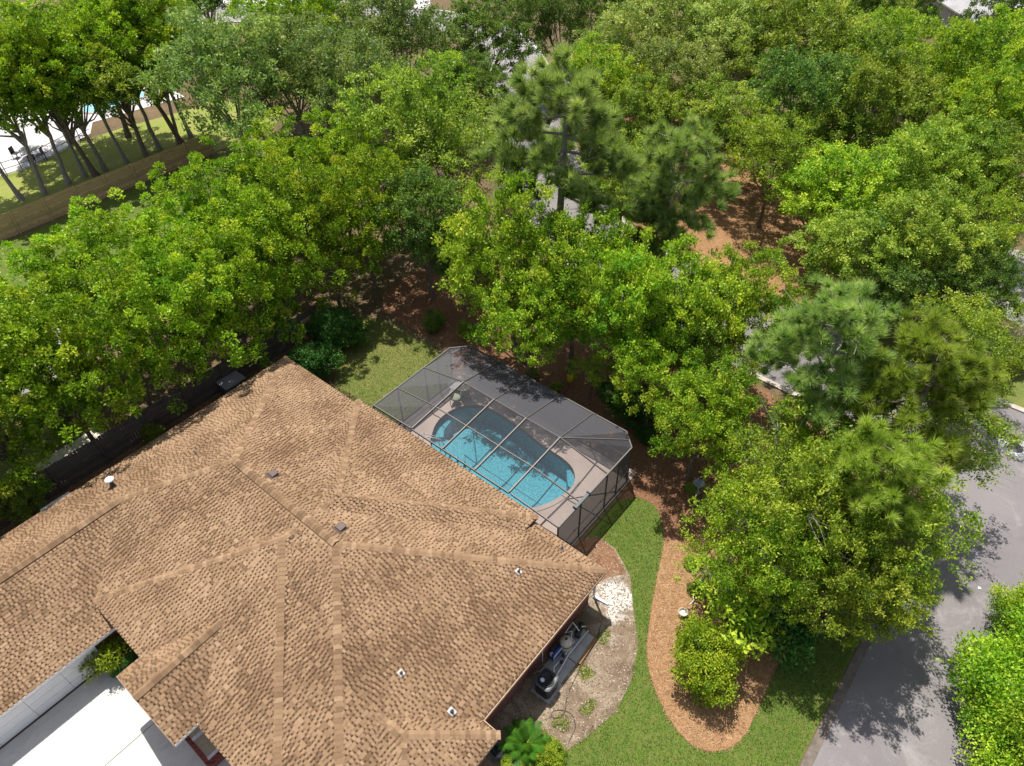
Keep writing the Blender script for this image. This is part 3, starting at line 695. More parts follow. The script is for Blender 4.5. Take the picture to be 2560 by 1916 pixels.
def chair(loc, rz, label, seatmat):
    c = empty('patio_chair', (*loc, .05), rz); tag(c, label, 'chair', 'patio chairs by the pool')
    mb = MB(); mb.lathe((0, 0, .40), [(.0, 0), (.26, 0), (.29, .03), (.27, .09), (.0, .11)], 16); mb.build('seat_cushion', M[seatmat], c, smooth=True)
    mb = MB(); mb.prism([(-.26, .20), (.26, .20), (.24, .29), (-.24, .29)], .45, .88); mb.build('backrest', M[seatmat], c, bevel=.03)
    for x, y in ((-.23, -.22), (.23, -.22), (-.23, .24), (.23, .24)): MB().tube([(x*1.1, y*1.1, 0), (x, y, .41)], .016, 6).build('leg', M['dark_metal'], c)
chair((5.55, -8.15), 2.5, 'round olive cushioned patio chair in the far corner of the screened deck', 'cushion')
chair((4.95, -8.0), .4, 'olive cushioned patio chair beside the pool edge near the corner', 'cushion')
chair((6.3, -10.9), -1.3, 'rust cushioned patio chair by the far screen wall', 'terracotta')
t_ = empty('patio_table', (5.55, -7.45, .05)); tag(t_, 'small dark round patio table in the corner of the screened deck', 'table')
MB().lathe((0, 0, .68), [(.0, 0), (.45, 0), (.46, .025), (.0, .03)], 24).build('tabletop', M['pad'], t_)
MB().tube([(0, 0, .02), (0, 0, .68)], .035, 8).build('pedestal', M['dark_metal'], t_); MB().lathe((0, 0, 0), [(.24, 0), (.22, .03), (0, .05)], 16).build('base', M['dark_metal'], t_)

# ------------------------------------------------------------------ roof vents
def vent(p, n, label, size=1.0, collar='flash'):
    size *= .68; v = empty('plumbing_vent', p); tag(v, label, 'roof vent', 'plumbing vents on the roof')
    v.rotation_euler = Vector(n).to_track_quat('Z', 'Y').to_euler()
    MB().prism([(-.13*size, -.16*size), (.13*size, -.16*size), (.13*size, .17*size), (-.13*size, .17*size)], .02, .035).build('flashing', M[collar], v, bevel=.004)
    mb = MB(); mb.lathe((0, 0, .03), [(.095*size, 0), (.055*size, .09*size), (.05*size, .24*size), (.035*size, .24*size), (.035*size, .1)], 14); mb.build('pipe', M['vent_grey'], v, smooth=False)
SEn, NEn, GSn, MAn = (0, -.26, 1), (.3, 0, 1), (0, -.42, 1), (-.3, 0, 1)
vent((-2.63, -18.71, 3.19), SEn, 'white flashed pipe vent below the hip near the house corner by the pool', 1.1)
vent((-8.49, -18.11, 3.35), SEn, 'white flashed pipe vent in the middle of the large front slope', 1.05)
vent((-8.19, -20.24, 2.79), SEn, 'white flashed pipe vent near the bottom small hip', 1.25)
vent((-11.94, -3.72, 3.29), GSn, 'white flashed pipe vent on the garage slope at the left', 1.1)
vent((-0.41, -19.22, 2.66), NEn, 'small dark pipe vent on the narrow slope beside the pool screen', .75, 'vent_grey')
vent((-7.48, -3.77, 3.85), (0, .3, 1), 'tiny dark pipe vent on the back slope', .6, 'vent_grey')
mv = empty('flue_vent', (-10.69, -1.81, 3.16)); tag(mv, 'white mushroom capped flue on the back slope near the fence', 'roof vent')
MB().lathe((0, 0, 0), [(.14, 0), (.09, .12), (.075, .42)], 16).build('pipe', M['vent_grey'], mv, smooth=True)
MB().lathe((0, 0, .40), [(.07, 0), (.19, .02), (.20, .06), (.12, .11), (.0, .12)], 20).build('cap', M['white_paint'], mv, smooth=True)
for p, lb in (((-6.24, -8.09, 4.52), 'brown box vent on the pool side slope below the ridge end'), ((-6.21, -12.46, 4.51), 'brown box vent just above the hip junction')):
    v = empty('box_vent', p, math.radians(8)); tag(v, lb, 'roof vent', 'brown box vents'); v.rotation_euler = (0, math.atan(.31), 0)
    mb = MB(); mb.add([(-.17, -.19, .02), (.17, -.19, .02), (.17, .19, .02), (-.17, .19, .02), (-.14, -.16, .08), (.16, -.16, .17), (.16, .16, .17), (-.14, .16, .08)], [[4,5,6,7],[0,1,5,4],[1,2,6,5],[2,3,7,6],[3,0,4,7]])
    mb.build('hood', M['vent_brown'], v, bevel=.012); MB().prism([(-.24, -.24), (.24, -.24), (.24, .24), (-.24, .24)], .012, .03).build('flange', M['vent_brown'], v)

# ------------------------------------------------------------------ pool equipment beside the house
pad = empty('equipment_pad', (-2.2, -21.45, 0)); tag(pad, 'grey concrete equipment slab beside the brick wall', 'concrete pad')
for x0, x1 in ((-2.4, -.15), (-.7+1.75-1.75, 0)): pass
MB().prism([(-.75, -.52), (.62, -.52), (.62, .45), (-.75, .45)], .0, .09).build('slab', M['pad'], pad, bevel=.01)
MB().prism([(-1.95, -.50), (-.78, -.50), (-.78, .45), (-1.95, .45)], .0, .07).build('slab', M['pad'], pad, bevel=.01)
ht = empty('heat_pump', (-4.5, -21.62, .0), math.radians(2)); tag(ht, 'black square pool heater with round fan grille beside the house wall', 'pool heater')
mb = MB(); q = [(.40*math.copysign(abs(math.cos(a))**.45, math.cos(a)), .36*math.copysign(abs(math.sin(a))**.45, math.sin(a))) for a in np.linspace(0, 2*math.pi, 33)[:-1]]
mb.prism(q, .08, .80); mb.build('cabinet', M['black_plastic'], ht, bevel=.02)
mb = MB()
for i in range(32):
    a, b = q[i], q[(i+1) % 32]; mb.poly([(a[0]*1.02, a[1]*1.02, .815), (b[0]*1.02, b[1]*1.02, .815), (b[0]*.86, b[1]*.86, .83), (a[0]*.86, a[1]*.86, .83)]); mb.poly([(a[0]*1.02, a[1]*1.02, .77), (b[0]*1.02, b[1]*1.02, .77), (b[0]*1.02, b[1]*1.02, .815), (a[0]*1.02, a[1]*1.02, .815)])
mb.build('rim', M['vent_grey'], ht)
MB().lathe((0, 0, .80), [(.29, 0), (.30, .03), (.27, .045), (.26, .02)], 28).build('fan_shroud', M['dark_metal'], ht, smooth=True)
for k in range(4):
    mb = MB(); a = k*math.pi/2+.4; c, s_ = math.cos(a), math.sin(a)
    mb.add([(c*.05-s_*.02, s_*.05+c*.02, .80), (c*.25-s_*.09, s_*.25+c*.09, .815), (c*.25+s_*.06, s_*.25-c*.06, .795), (c*.05+s_*.03, s_*.05-c*.03, .79)], [[0,1,2,3]]); mb.build('fan_blade', M['vent_grey'], ht)
mb = MB()
for r in (.10, .16, .22, .27): 
    pts = [(r*math.cos(a), r*math.sin(a), .835) for a in np.linspace(0, 2*math.pi, 25)]; mb.tube(pts, .006, 4, cap=False)
for a in np.linspace(0, math.pi, 5)[:-1]: mb.tube([(.28*math.cos(a), .28*math.sin(a), .84), (-.28*math.cos(a), -.28*math.sin(a), .84)], .006, 4)
mb.build('grille', M['dark_metal'], ht)
MB().lathe((-.12, .12, .842), [(.0, .01), (.085, .01), (.085, 0)], 16).build('badge', M['pvc'], ht)
MB().prism([(-.46, -.44), (.46, -.44), (.46, .44), (-.46, .44)], 0, .08).build('base', M['pad'], ht)
pf = empty('pool_filter', (-2.72, -21.25, .08)); tag(pf, 'beige domed pool filter tank standing on the equipment slab', 'pool filter')
MB().lathe((0, 0, 0), [(.24, 0), (.26, .05), (.26, .52), (.27, .55), (.25, .66), (.16, .76), (.05, .80), (0, .80)], 22).build('tank', M['beige'], pf, smooth=True)
MB().lathe((0, 0, .53), [(.28, 0), (.28, .045), (.26, .05)], 22).build('clamp_band', M['dark_metal'], pf)
MB().lathe((.0, .0, .79), [(.05, 0), (.05, .08), (.03, .10), (0, .10)], 10).build('valve_knob', M['black_plastic'], pf)
bp = empty('cover_roller', (-3.18, -21.15, .05)); tag(bp, 'blue plastic sheet folded beside the filter tank', 'folded cover')
mb = MB()
for k in range(3): mb.prism([(-.30+.03*k, -.05+.07*k), (.32-.02*k, -.04+.07*k), (.34-.03*k, .02+.07*k), (-.28, .02+.07*k)], .0, .50-.1*k)
mb.build('fold', M['blue'], bp, bevel=.02)
MB().tube([(-.34, -.09, 0), (-.36, -.1, .55), (.34, -.09, .5), (.36, -.08, 0)], .02, 7).build('frame', M['pvc'], bp)
pm = empty('pool_pump', (-1.75, -21.25, .09), .3); tag(pm, 'dark pool pump with strainer pot on the equipment slab', 'pump')
MB().tube([(-.12, 0, .16), (.30, 0, .16)], .11, 14).build('motor', M['black_plastic'], pm, smooth=False)
MB().lathe((-.24, 0, 0), [(.11, 0), (.13, .05), (.13, .25), (.14, .28), (.05, .31), (0, .31)], 16).build('strainer_pot', M['dark_metal'], pm)
MB().box((-.2, -.1, 0), (.25, .1, .06)).build('foot', M['black_plastic'], pm)
pp = empty('plumbing_run', (-2.4, -21.5, .1)); tag(pp, 'white pipework running along the equipment slab from heater to filter', 'pipes')
P0 = Vector((-2.4, -21.5, .1))
for pts, r in (([(-1.57, -21.57, 0.25), (-2.91, -21.54, 0.25), (-3.52, -21.63, 0.25), (-3.94, -21.67, 0.25)], .028), ([(-1.93, -21.34, 0.50), (-1.90, -20.98, 0.75), (-2.48, -21.02, 0.75), (-2.13, -21.12, 0.50), (-2.30, -21.22, 0.30), (-2.31, -21.39, 0.25), (-3.07, -21.44, 0.25)], .026), ([(-3.07, -21.44, 0.25), (-3.73, -21.41, 0.30), (-4.06, -21.63, 0.40)], .026), ([(-1.46, -21.36, 0.20), (-1.64, -21.29, 0.35), (-1.80, -21.16, 0.40)], .03)):
    MB().tube([Vector(p)-P0 for p in pts], r, 8).build('pipe', M['pvc'], pp, smooth=True)
for q in ((-3.13, -21.42, 0.25), (-3.36, -21.51, 0.25), (-1.74, -21.25, 0.35)):
    v = Vector(q)-P0; MB().box(v-Vector((.06,.06,.05)), v+Vector((.06,.06,.12))).build('valve', M['black_plastic'], pp, bevel=.015)
wc = empty('chlorinator', (-3.36, -21.04, 0.00)); tag(wc, 'small white capped canister beside the pipes', 'canister')
MB().lathe((0, 0, 0), [(.09, 0), (.09, .26), (.07, .28)], 14).build('body', M['dark_metal'], wc); MB().lathe((0, 0, .28), [(.10, 0), (.10, .05), (.06, .08), (0, .08)], 14).build('lid', M['white_paint'], wc)
cd = empty('conduit', (-3.74, -20.71, 0.00)); tag(cd, 'thin grey conduit rising up the brick wall by the heater', 'conduit'); cd.location = (-3.75, -20.83, 0)
MB().tube([(0, 0, 0), (0, 0, 1.35)], .02, 7).build('pipe', M['pvc'], cd); MB().box((-.09, -.05, 1.35), (.09, .03, 1.65)).build('box', M['vent_grey'], cd)
ds = empty('downspout', (-.05, -20.55, 0)); tag(ds, 'pale downspout extension lying on the ground at the house corner', 'downspout')
MB().bar((0, -.28, .10), (.10, -.95, .06), .11, .08).build('extension', M['pvc'], ds, bevel=.01); MB().bar((0, -.25, .12), (0, -.25, 2.30), .08, .06).build('drop', M['pvc'], ds)
tm = empty('landscape_timber', (-2.2, -21.99, 0)); tag(tm, 'sunlit tan timber edging the equipment slab', 'timber')
MB().bar((-.70, -.05, .06), (.62, .03, .06), .14, .10).build('timber', M['straw'], tm, bevel=.01)
hose = empty('garden_hose', (-3.5, -22.5, 0)); tag(hose, 'thin dark hose trailing across the sandy bed', 'hose')
HP = [(-.9, -21.75), (-1.6, -22.05), (-2.5, -22.12), (-3.4, -22.25), (-4.3, -22.45), (-4.75, -22.75), (-5.1, -22.7), (-5.3, -22.45), (-5.0, -22.3), (-4.6, -22.9), (-4.9, -23.4), (-5.6, -23.5)]
MB().tube([(x+3.5, y+22.5, .03) for x, y in chaikin(HP, 2, False)], .014, 5).build('tubing', M['dark_metal'], hose)
sb = empty('splash_tray', (-8.0, -22.3, 0), 0); tag(sb, 'grey framed metal tray leaning by the bottom wall corner', 'tray'); sb.location = (-7.56, -21.57, 0.00)
mb = MB(); q = [(-.10, .32), (.16, .34), (.22, -.22), (-.02, -.48), (-.26, -.18)]
for i in range(5): mb.bar((*q[i], .16+.02*i), (*q[(i+1) % 5], .16+.02*((i+1) % 5)), .05, .10)
mb.bar((.0, .33, .18), (-.1, -.2, .18), .03, .06); mb.build('frame', M['vent_grey'], sb)
MB().poly([(-.02, -.46, .14), (.2, -.22, .14), (-.24, -.18, .14)]).build('lip', M['pvc'], sb); MB().poly([(x*.95, y*.95, .06) for x, y in q]).build('pan', M['glass_dark'], sb)
for p in posts[:0]: pass

# ------------------------------------------------------------------ side yard: fence, box, bin
def fence(name, a, b, h, mat, label, board=.14, post_every=2.4, rail_side=-1, postmat=None, group=None):
    a, b = np.array(a, float), np.array(b, float); L = np.linalg.norm(b-a); ang = math.atan2(b[1]-a[1], b[0]-a[0])
    f = empty(name, (a[0], a[1], 0), ang); tag(f, label, 'fence', group)
    meshes = []
    for k in range(5):
        mb = MB(); hh = h+random.uniform(-.02, .02); mb.prism([(0, -.01), (board-.008, -.01), (board-.008, .01), (0, .01)], .04, hh); meshes.append(mb.mesh('board', M[mat]))
    for i in range(int(L/board)):
        o = link('board', random.choice(meshes), None, f, (i*board, random.uniform(-.004, .004), random.uniform(-.015, .015)))
    pm_ = MB().box((-.045, -.045, 0), (.045, .045, h+.02)).mesh('post', M[postmat or mat]); n = int(L/post_every)+1
    for i in range(n): link('post', pm_, None, f, (min(L, i*post_every), .06*rail_side, 0))
    for z in (.35, h*.55, h-.22):
        for i in range(n-1): link('rail', MB().box((i*post_every+.05, .012 if rail_side > 0 else -.05, z-.045), ((i+1)*post_every-.05, .05 if rail_side > 0 else -.012, z+.045)).mesh('rail', M[mat]), None, f)
    return f
fence('wooden_fence', (-19.2, 3.2), (4.6, 3.2), 1.85, 'wood_dark', 'dark weathered board fence in the shade between the house and the hedge', .16)
fence('wooden_fence', (-9.6, 30.2), (14.6, 30.2), 1.85, 'wood_fence', 'sunlit cedar board fence in front of the row of bare trunks', .16)
gp = empty('gate_post', (4.85, 3.25, 0)); tag(gp, 'thick reddish gate post at the end of the dark fence', 'post'); MB().box((-.14, -.14, 0), (.14, .14, 2.0)).build('shaft', M['wood_red'], gp, bevel=.015); MB().box((-.17, -.17, 2.0), (.17, .17, 2.05)).build('cap', M['wood_red'], gp)
gt = empty('garden_gate', (3.1, 3.0, 0)); tag(gt, 'framed board gate beside the reddish post', 'gate')
for i in range(9): MB().box((i*.165, 0, .06), (i*.165+.155, .025, 1.55)).build('board', M['wood_fence'], gt)
for z in (.25, 1.35): MB().box((-.03, -.045, z-.05), (1.5, -.002, z+.05)).build('rail', M['wood_fence'], gt)
bx = empty('storage_chest', ((-12.62, 1.61)[0], (-12.62, 1.61)[1], 0), math.radians(0)); tag(bx, 'white lidded storage chest between the dark fence and the eave', 'chest')
MB().box((-.66, -.36, 0), (.66, .36, .80)).build('body', M['white_paint'], bx, bevel=.02); MB().box((-.70, -.12, .81), (.70, .42, .88)).build('lid', M['white_paint'], bx, bevel=.015)
MB().box((-.69, -.40, .81), (.69, -.14, .86)).build('lid', M['white_paint'], bx, bevel=.015); MB().box((-.34, .06, .881), (.30, .115, .89)).build('handle_slot', M['dark_metal'], bx)
gb = empty('equipment_box', ((-2.29, 2.62)[0], (-2.29, 2.62)[1], 0), 0); tag(gb, 'slate grey flat topped utility box under the hedge by the eave', 'utility box')
MB().box((-.62, -.46, 0), (.62, .46, .82)).build('cabinet', M['vent_grey'], gb, bevel=.02); MB().box((-.66, -.50, .82), (.66, .50, .90)).build('lid', M['wall_grey'], gb, bevel=.02)

# ------------------------------------------------------------------ garden ornaments and small things
bb = empty('birdbath', (7.83, -21.50, 0.00)); tag(bb, 'weathered blue grey birdbath in the shaded mulch under the trees', 'birdbath')
MB().lathe((0, 0, 0), [(.16, 0), (.15, .05), (.07, .12), (.06, .55), (.10, .62)], 18).build('pedestal', M['stone'], bb, smooth=True)
MB().lathe((0, 0, .62), [(.08, 0), (.22, .05), (.27, .12), (.25, .12), (.16, .07), (0, .05)], 22).build('bowl', M['stone'], bb, smooth=True)
MB().tube([(.12, .12, .72), (.16, .15, .82), (.24, .2, .84)], [.035, .05, .02], 8).build('ornament', M['stone'], bb, smooth=True)
ys = empty('garden_sprayer', (10.42, -11.87, -0.00)); tag(ys, 'yellow garden sprayer tank with black top in the dark mulch behind the enclosure', 'sprayer')
MB().lathe((0, 0, 0), [(.17, 0), (.20, .05), (.20, .40), (.13, .52), (.08, .55)], 16).build('tank', M['yellow'], ys, smooth=True)
MB().lathe((0, 0, .55), [(.12, 0), (.16, .06), (.15, .16), (.05, .22), (0, .22)], 14).build('pump_head', M['black_plastic'], ys, smooth=True)
MB().tube([(.08, 0, .5), (.26, -.06, .35), (.24, -.12, .1)], .022, 7).build('hose', M['black_plastic'], ys)
pl = empty('plant_pot', (1.65, -24.21, 0.00)); tag(pl, 'round pale rimmed pot with a seedling on the tan straw beside the clipped bush', 'plant pot')
MB().lathe((0, 0, 0), [(.12, 0), (.19, .26), (.21, .27), (.19, .29), (.16, .27), (.15, .2), (0, .2)], 20).build('pot', M['beige'], pl, smooth=False)
MB().lathe((0, 0, .19), [(0, .0), (.15, .0)], 16).build('compost', M['dark_metal'], pl)
hk = empty('plant_hanger', (1.93, -24.32, 0.00)); tag(hk, 'pale curved metal loop lying beside the round pot', 'metal loop')
MB().tube([(.12, .1, .25), (.32, .02, .32), (.5, .06, .3), (.66, .16, .24)], .02, 6).build('arm', M['pvc'], hk)
mh = empty('manhole', (20.68, -32.87, .026)); tag(mh, 'round dark manhole cover in a white painted ring on the street', 'manhole')
MB().lathe((0, 0, 0), [(.36, 0), (.36, .012), (.79, .012), (.80, .0)], 40).build('ring', M['ring'], mh)
mb = MB(); mb.lathe((0, 0, 0), [(.345, 0), (.345, .010), (0, .012)], 32)
for k in range(6): mb.box((-.25, -.25+.1*k-.01, .010), (.25, -.25+.1*k+.01, .016))
mb.build('cover', M['iron'], mh)
for p, lb in (((7.5, -35.0), 'small white scrap lying on the street beside the right bushes'), ((10.9, -33.6), 'tiny white scrap on the street near the tree shadow')):
    o = empty('paper_scrap', (*p, .022), random.random()*6); tag(o, lb, 'scrap'); MB().add([(-.06,-.05,.004),(.07,-.04,.02),(.05,.06,.006),(-.05,.05,.025)], [[0,1,2,3]]).build('sheet', M['white_paint'], o)

# ------------------------------------------------------------------ vegetation
def rand_dirs(n, r):
    d = r.normal(size=(n, 3)); return unit(d)
def leaves(P, Ax, F, L, W, r):
    """P base, Ax leaf axis, F facing hint -> diamond leaves"""
    side = unit(np.cross(F, Ax)); nrm = unit(np.cross(Ax, side))
    L = L[:, None]; W = W[:, None]
    return np.stack([P, P+Ax*L*.45+side*W*.5+nrm*W*.12, P+Ax*L, P+Ax*L*.45-side*W*.5+nrm*W*.12], 1)
def crown(seed, R, RZ, ZC, nl, ncl, nlv, ll, lw, spread, lobe=(.36, .52), up=.5, flat=1.0, tuft=False, low=-.55, gap=.28, spray=.12):
    r = np.random.default_rng(seed)
    c = []; tries = 0; bulge = r.uniform(.72, 1.12, 9)
    while len(c) < nl and tries < 5000:
        tries += 1
        d = rand_dirs(1, r)[0]; rad = r.uniform(.25, .92)**.8
        if d[2] < low: continue
        an = (math.atan2(d[1], d[0])/(2*math.pi)*8) % 8; k = int(an); rad *= bulge[k]*(1-an+k)+bulge[(k+1) % 8]*(an-k)
        p = d*rad; lr = r.uniform(*lobe)
        if all(np.linalg.norm(p-q) > .58*min(lr, s)+.05 for q, s, _ in c): c.append((p, lr, np.array([r.uniform(.8, 1.25), r.uniform(.8, 1.25), r.uniform(.6, .95)*flat])))
    P = []; OUT = []; CT = []
    ph = r.uniform(0, 6.28, 6)
    for p, lr, an in c:
        n = int(ncl*(lr/.45)**2); d = rand_dirs(n*2, r); keep = d[:, 2] > -.7; d = d[keep][:n]
        jit = r.uniform(.72, 1.06, (len(d), 1)); sp = r.random((len(d), 1)) < spray; jit = np.where(sp, r.uniform(1.05, 1.42, jit.shape), jit)
        q = p+d*lr*jit*an
        ins = np.zeros(len(q), bool)
        for p2, l2, a2 in c:
            if p2 is p: continue
            ins |= np.linalg.norm((q-p2)/a2, axis=1) < l2*.70
        keep = ~ins | (r.random(len(q)) < .12)
        w = q*R
        nz = np.sin(w[:, 0]*2.1+ph[0]+1.3*np.sin(w[:, 1]*1.7+ph[1]))+np.sin(w[:, 1]*2.4+ph[2]+1.2*np.sin(w[:, 2]*1.9+ph[3]))+np.sin(w[:, 2]*2.6+ph[4]+1.1*np.sin(w[:, 0]*1.5+ph[5]))
        keep &= (nz > -2.2+gap*4.0) | (r.random(len(q)) < .25)
        P.append(q[keep]); OUT.append(d[keep]); CT.append(np.full(keep.sum(), r.normal(0, .11)))
    P = np.vstack(P); OUT = np.vstack(OUT); CT = np.concatenate(CT)
    S = np.array([R, R, RZ]); centers = np.array([p for p, _, _ in c])*S+np.array([0, 0, ZC])
    P = P*S+np.array([0, 0, ZC]); n = len(P)
    tint_c = np.clip(.48+CT+r.normal(0, .13, n), 0, 1)
    idx = np.repeat(np.arange(n), nlv); m = len(idx)
    axis = unit(OUT+np.array([0, 0, up]))
    if tuft:      # round rosettes of small leaves at the end of each twig
        a = axis[idx]; rd = rand_dirs(m, r); ld = unit(a*.55+rd); sz = r.uniform(.6, 1.25, n)[idx][:, None]
        B = P[idx]+a*.22*sz+ld*(.45+.55*r.random((m, 1)))*spread*sz
        L = r.uniform(.7, 1.2, m)*ll; V = leaves(B, unit(ld*.6+.5*a+rand_dirs(m, r)*.6), unit(a*.8+ld*.5+rand_dirs(m, r)*.6), L, r.uniform(.8, 1.2, m)*lw, r)
    else:
        rd = r.normal(size=(m, 3)); B = P[idx]+rd*spread*np.array([1, 1, .7]); rd2 = rand_dirs(m, r)
        ax = unit(rd2+axis[idx]*.5); F = unit(np.array([0, 0, .55])+OUT[idx]*.4+rand_dirs(m, r)*.8)
        L = r.uniform(.6, 1.35, m)*ll; V = leaves(B, ax, F, L, r.uniform(.7, 1.25, m)*lw, r)
    return V, np.clip(tint_c[idx]+r.normal(0, .16, m), 0, 1), centers
def pine_crown(seed, R, RZ, ZC, nt, nn, nl, gap=.0):
    r = np.random.default_rng(seed); cen = []; tips = []; dirs = []
    nb = 24
    for b in range(nb):
        an = b*2.4+r.uniform(-.4, .4); h = (b/(nb-1)); z = ZC-RZ*.75+h*RZ*1.55
        rr = R*(1-.62*h**1.6)*r.uniform(.7, 1.05); e = np.array([math.cos(an)*rr, math.sin(an)*rr, z+r.uniform(-.1, .5)]); cen.append(e)
        n = int(nt/nb*(.6+.8*(1-h)))+4
        t = r.uniform(.35, 1.02, n)**.75; base = np.array([0, 0, z-.5])
        q = base+(e-base)*t[:, None]+r.normal(size=(n, 3))*np.array([.34, .34, .30])*R/3.8
        tips.append(q); dirs.append(unit((e-base)/rr*.55+np.array([0, 0, .8])+r.normal(size=(n, 3))*.35))
    q = np.vstack(tips); d = np.vstack(dirs)
    if gap: k = r.random(len(q)) > gap; q, d = q[k], d[k]
    n = len(q); idx = np.repeat(np.arange(n), nn); m = len(idx)
    nd = unit(d[idx]*.95+rand_dirs(m, r)*.9); base = q[idx]+d[idx]*r.uniform(-.14, .10, (m, 1)); L = r.uniform(.75, 1.15, (m, 1))*nl
    side = unit(np.cross(nd, rand_dirs(m, r)))*.019
    V = np.stack([base-side, base+side, base+nd*L], 1); tt = np.clip(np.repeat(r.normal(.48, .15, n), nn)+r.normal(0, .12, m), 0, 1)
    return V, tt, np.array(cen)
def limbs(seed, centers, ZC, r0, zfork, lean=(0, 0), twigs=0, nmax=14, R=3.5):
    r = np.random.default_rng(seed+500); mb = MB(); top = np.array([lean[0], lean[1], zfork])
    n0 = 5; tp = [(lean[0]*k/n0+r.normal(0, .03), lean[1]*k/n0+r.normal(0, .03), zfork*k/n0) for k in range(n0+1)]
    mb.tube([(0, 0, -.1)]+tp[1:], [r0*1.5]+[r0*(1-.35*k/n0) for k in range(1, n0+1)], 9)
    for c in list(centers)[:nmax]:
        c = np.array(c); a = top*r.uniform(.72, 1.0); a[2] = zfork*r.uniform(.75, 1.0); a[:2] = np.array(lean)*a[2]/max(zfork, .1)
        mid = a*.45+c*.55+np.array([0, 0, -.12*np.linalg.norm(c-a)])+r.normal(0, .15, 3)
        mb.tube([tuple(a), tuple(a*.72+mid*.28+r.normal(0, .06, 3)), tuple(mid), tuple(c)], [r0*.5, r0*.42, r0*.27, r0*.10], 6, cap=False)
        for _ in range(twigs):
            s = mid*r.uniform(.2, .8)+c*r.uniform(.2, .8)*1.0; s = mid+(c-mid)*r.random(); e = c+rand_dirs(1, r)[0]*R*r.uniform(.25, .52); e2 = s*.5+e*.5+r.normal(0, .1, 3)
            mb.tube([tuple(s), tuple(e2), tuple(e)], [r0*.12, r0*.09, r0*.04], 4, cap=False)
    return mb
LIBV = {}
def lib(kind, k, V, t, mb, nper=4): LIBV.setdefault(kind, []).append((quads_mesh('crown', V, t, nper), mb.mesh('trunk', None)))
for k in range(4):
    V, t, c = crown(10+k, 3.6, 4.7, 5.4, 42, 22, 120, .15, .095, .36, (.21, .34), 1.0, 1.0, True, -.85, .12, .30); lib('clump', k, V, t, limbs(10+k, c, 5.0, .14, 2.4))
for k in range(5):
    V, t, c = crown(20+k, 4.0, 3.6, 5.6, 36, 46, 60, .17, .10, .155, (.22, .38), .5, .85, False, -.75, .31, .30); lib('oak', k, V, t, limbs(20+k, c, 5.6, .17, 2.6, twigs=1))
for k in range(3):
    V, t, c = crown(30+k, 4.0, 3.6, 5.6, 38, 52, 40, .17, .09, .17, (.20, .34), .3, .85, False, -.78, .36, .35); lib('olive', k, V, t, limbs(30+k, c, 5.6, .15, 2.4, twigs=5))
for k in range(3):
    V, t, c = crown(40+k, 4.2, 3.5, 5.4, 36, 62, 42, .20, .085, .17, (.22, .36), .7, .85, False, -.75, .38, .3); lib('feather', k, V, t, limbs(40+k, c, 5.4, .16, 2.2, twigs=2))
for k in range(4):
    V, t, c = crown(50+k, 3.5, 4.4, 8.9, 40, 28, 90, .19, .12, .42, (.24, .37), .8, .95, True, -.62, .24, .28); lib('tall', k, V, t, limbs(50+k, c, 8.9, .20, 5.2, (-.9+.3*k, .3)))
for k in range(2):
    V, t, c = crown(60+k, 3.0, 3.4, 5.6, 28, 40, 38, .17, .085, .17, (.18, .32), .3, .9, False, -.75, .4, .35); lib('wisp', k, V, t, limbs(60+k, c, 5.6, .13, 2.4, twigs=6))
for k in range(3):
    V, t, c = pine_crown(70+k, 3.8, 3.4, 9.3, 300, 150, .58); lib('pine', k, V, t, limbs(70+k, c, 9.3, .19, 11.0-.5*k, (.3, .1), nmax=0), 3)
    mb = MB(); r = np.random.default_rng(700+k); mb.tube([(0, 0, -.1), (.1, .02, 4), (.2, .07, 8), (.3, .1, 11.6)], [.26, .2, .14, .05], 9)
    for e in c:
        z = e[2]-.55; b = np.array([.3*z/11, .1*z/11, z]); m_ = b*.5+e*.5+np.array([0, 0, -.15]); mb.tube([tuple(b), tuple(m_), tuple(e)], [.07, .05, .02], 6, cap=False)
        for _ in range(5):
            s = b+(e-b)*r.uniform(.4, .95); q = s+r.normal(size=3)*.55; mb.tube([tuple(s), tuple(q)], [.022, .010], 4, cap=False)
    LIBV['pine'][-1] = (LIBV['pine'][-1][0], mb.mesh('trunk', None))
for k in range(3):
    V, t, c = crown(80+k, 1.0, .85, .78, 22, 62, 26, .065, .042, .06, (.34, .46), .6, 1, False, -.7, -.2, .03); lib('shrub', k, V, t, limbs(80+k, c, .8, .05, .4))
for k in range(2):
    V, t, c = crown(90+k, 1.4, 1.1, 1.3, 22, 22, 14, .20, .095, .15, (.28, .40), .5, 1, False, -.8, .1, .2); lib('camellia', k, V, t, limbs(90+k, c, 1.3, .05, .5, twigs=2))
for k in range(2):
    V, t, c = crown(95+k, 2.0, 1.5, 1.5, 30, 100, 19, .12, .07, .14, (.24, .38), .5, 1, False, -.8, .22, .25); lib('bush', k, V, t, limbs(95+k, c, 1.5, .06, .6))
cnt = {}
def tree(kind, p, label, mat, cat='tree', group=None, var=None, rz=None, sz=1.0, name=None, barkm='bark', z=0):
    x, y, s = p; i = cnt.get(kind, 0); cnt[kind] = i+1; v = LIBV[kind]; me, tr = v[(i if var is None else var) % len(v)]
    o = empty(name or {'clump': 'hedge_tree', 'pine': 'pine_tree', 'shrub': 'shrub', 'camellia': 'shrub'}.get(kind, 'broadleaf_tree'), (x, y, z), rz if rz is not None else random.uniform(0, 6.28), (s, s, s*sz))
    tag(o, label, cat, group)
    link('trunk', tr, M[barkm], o); link('crown', me, M[mat], o); return o

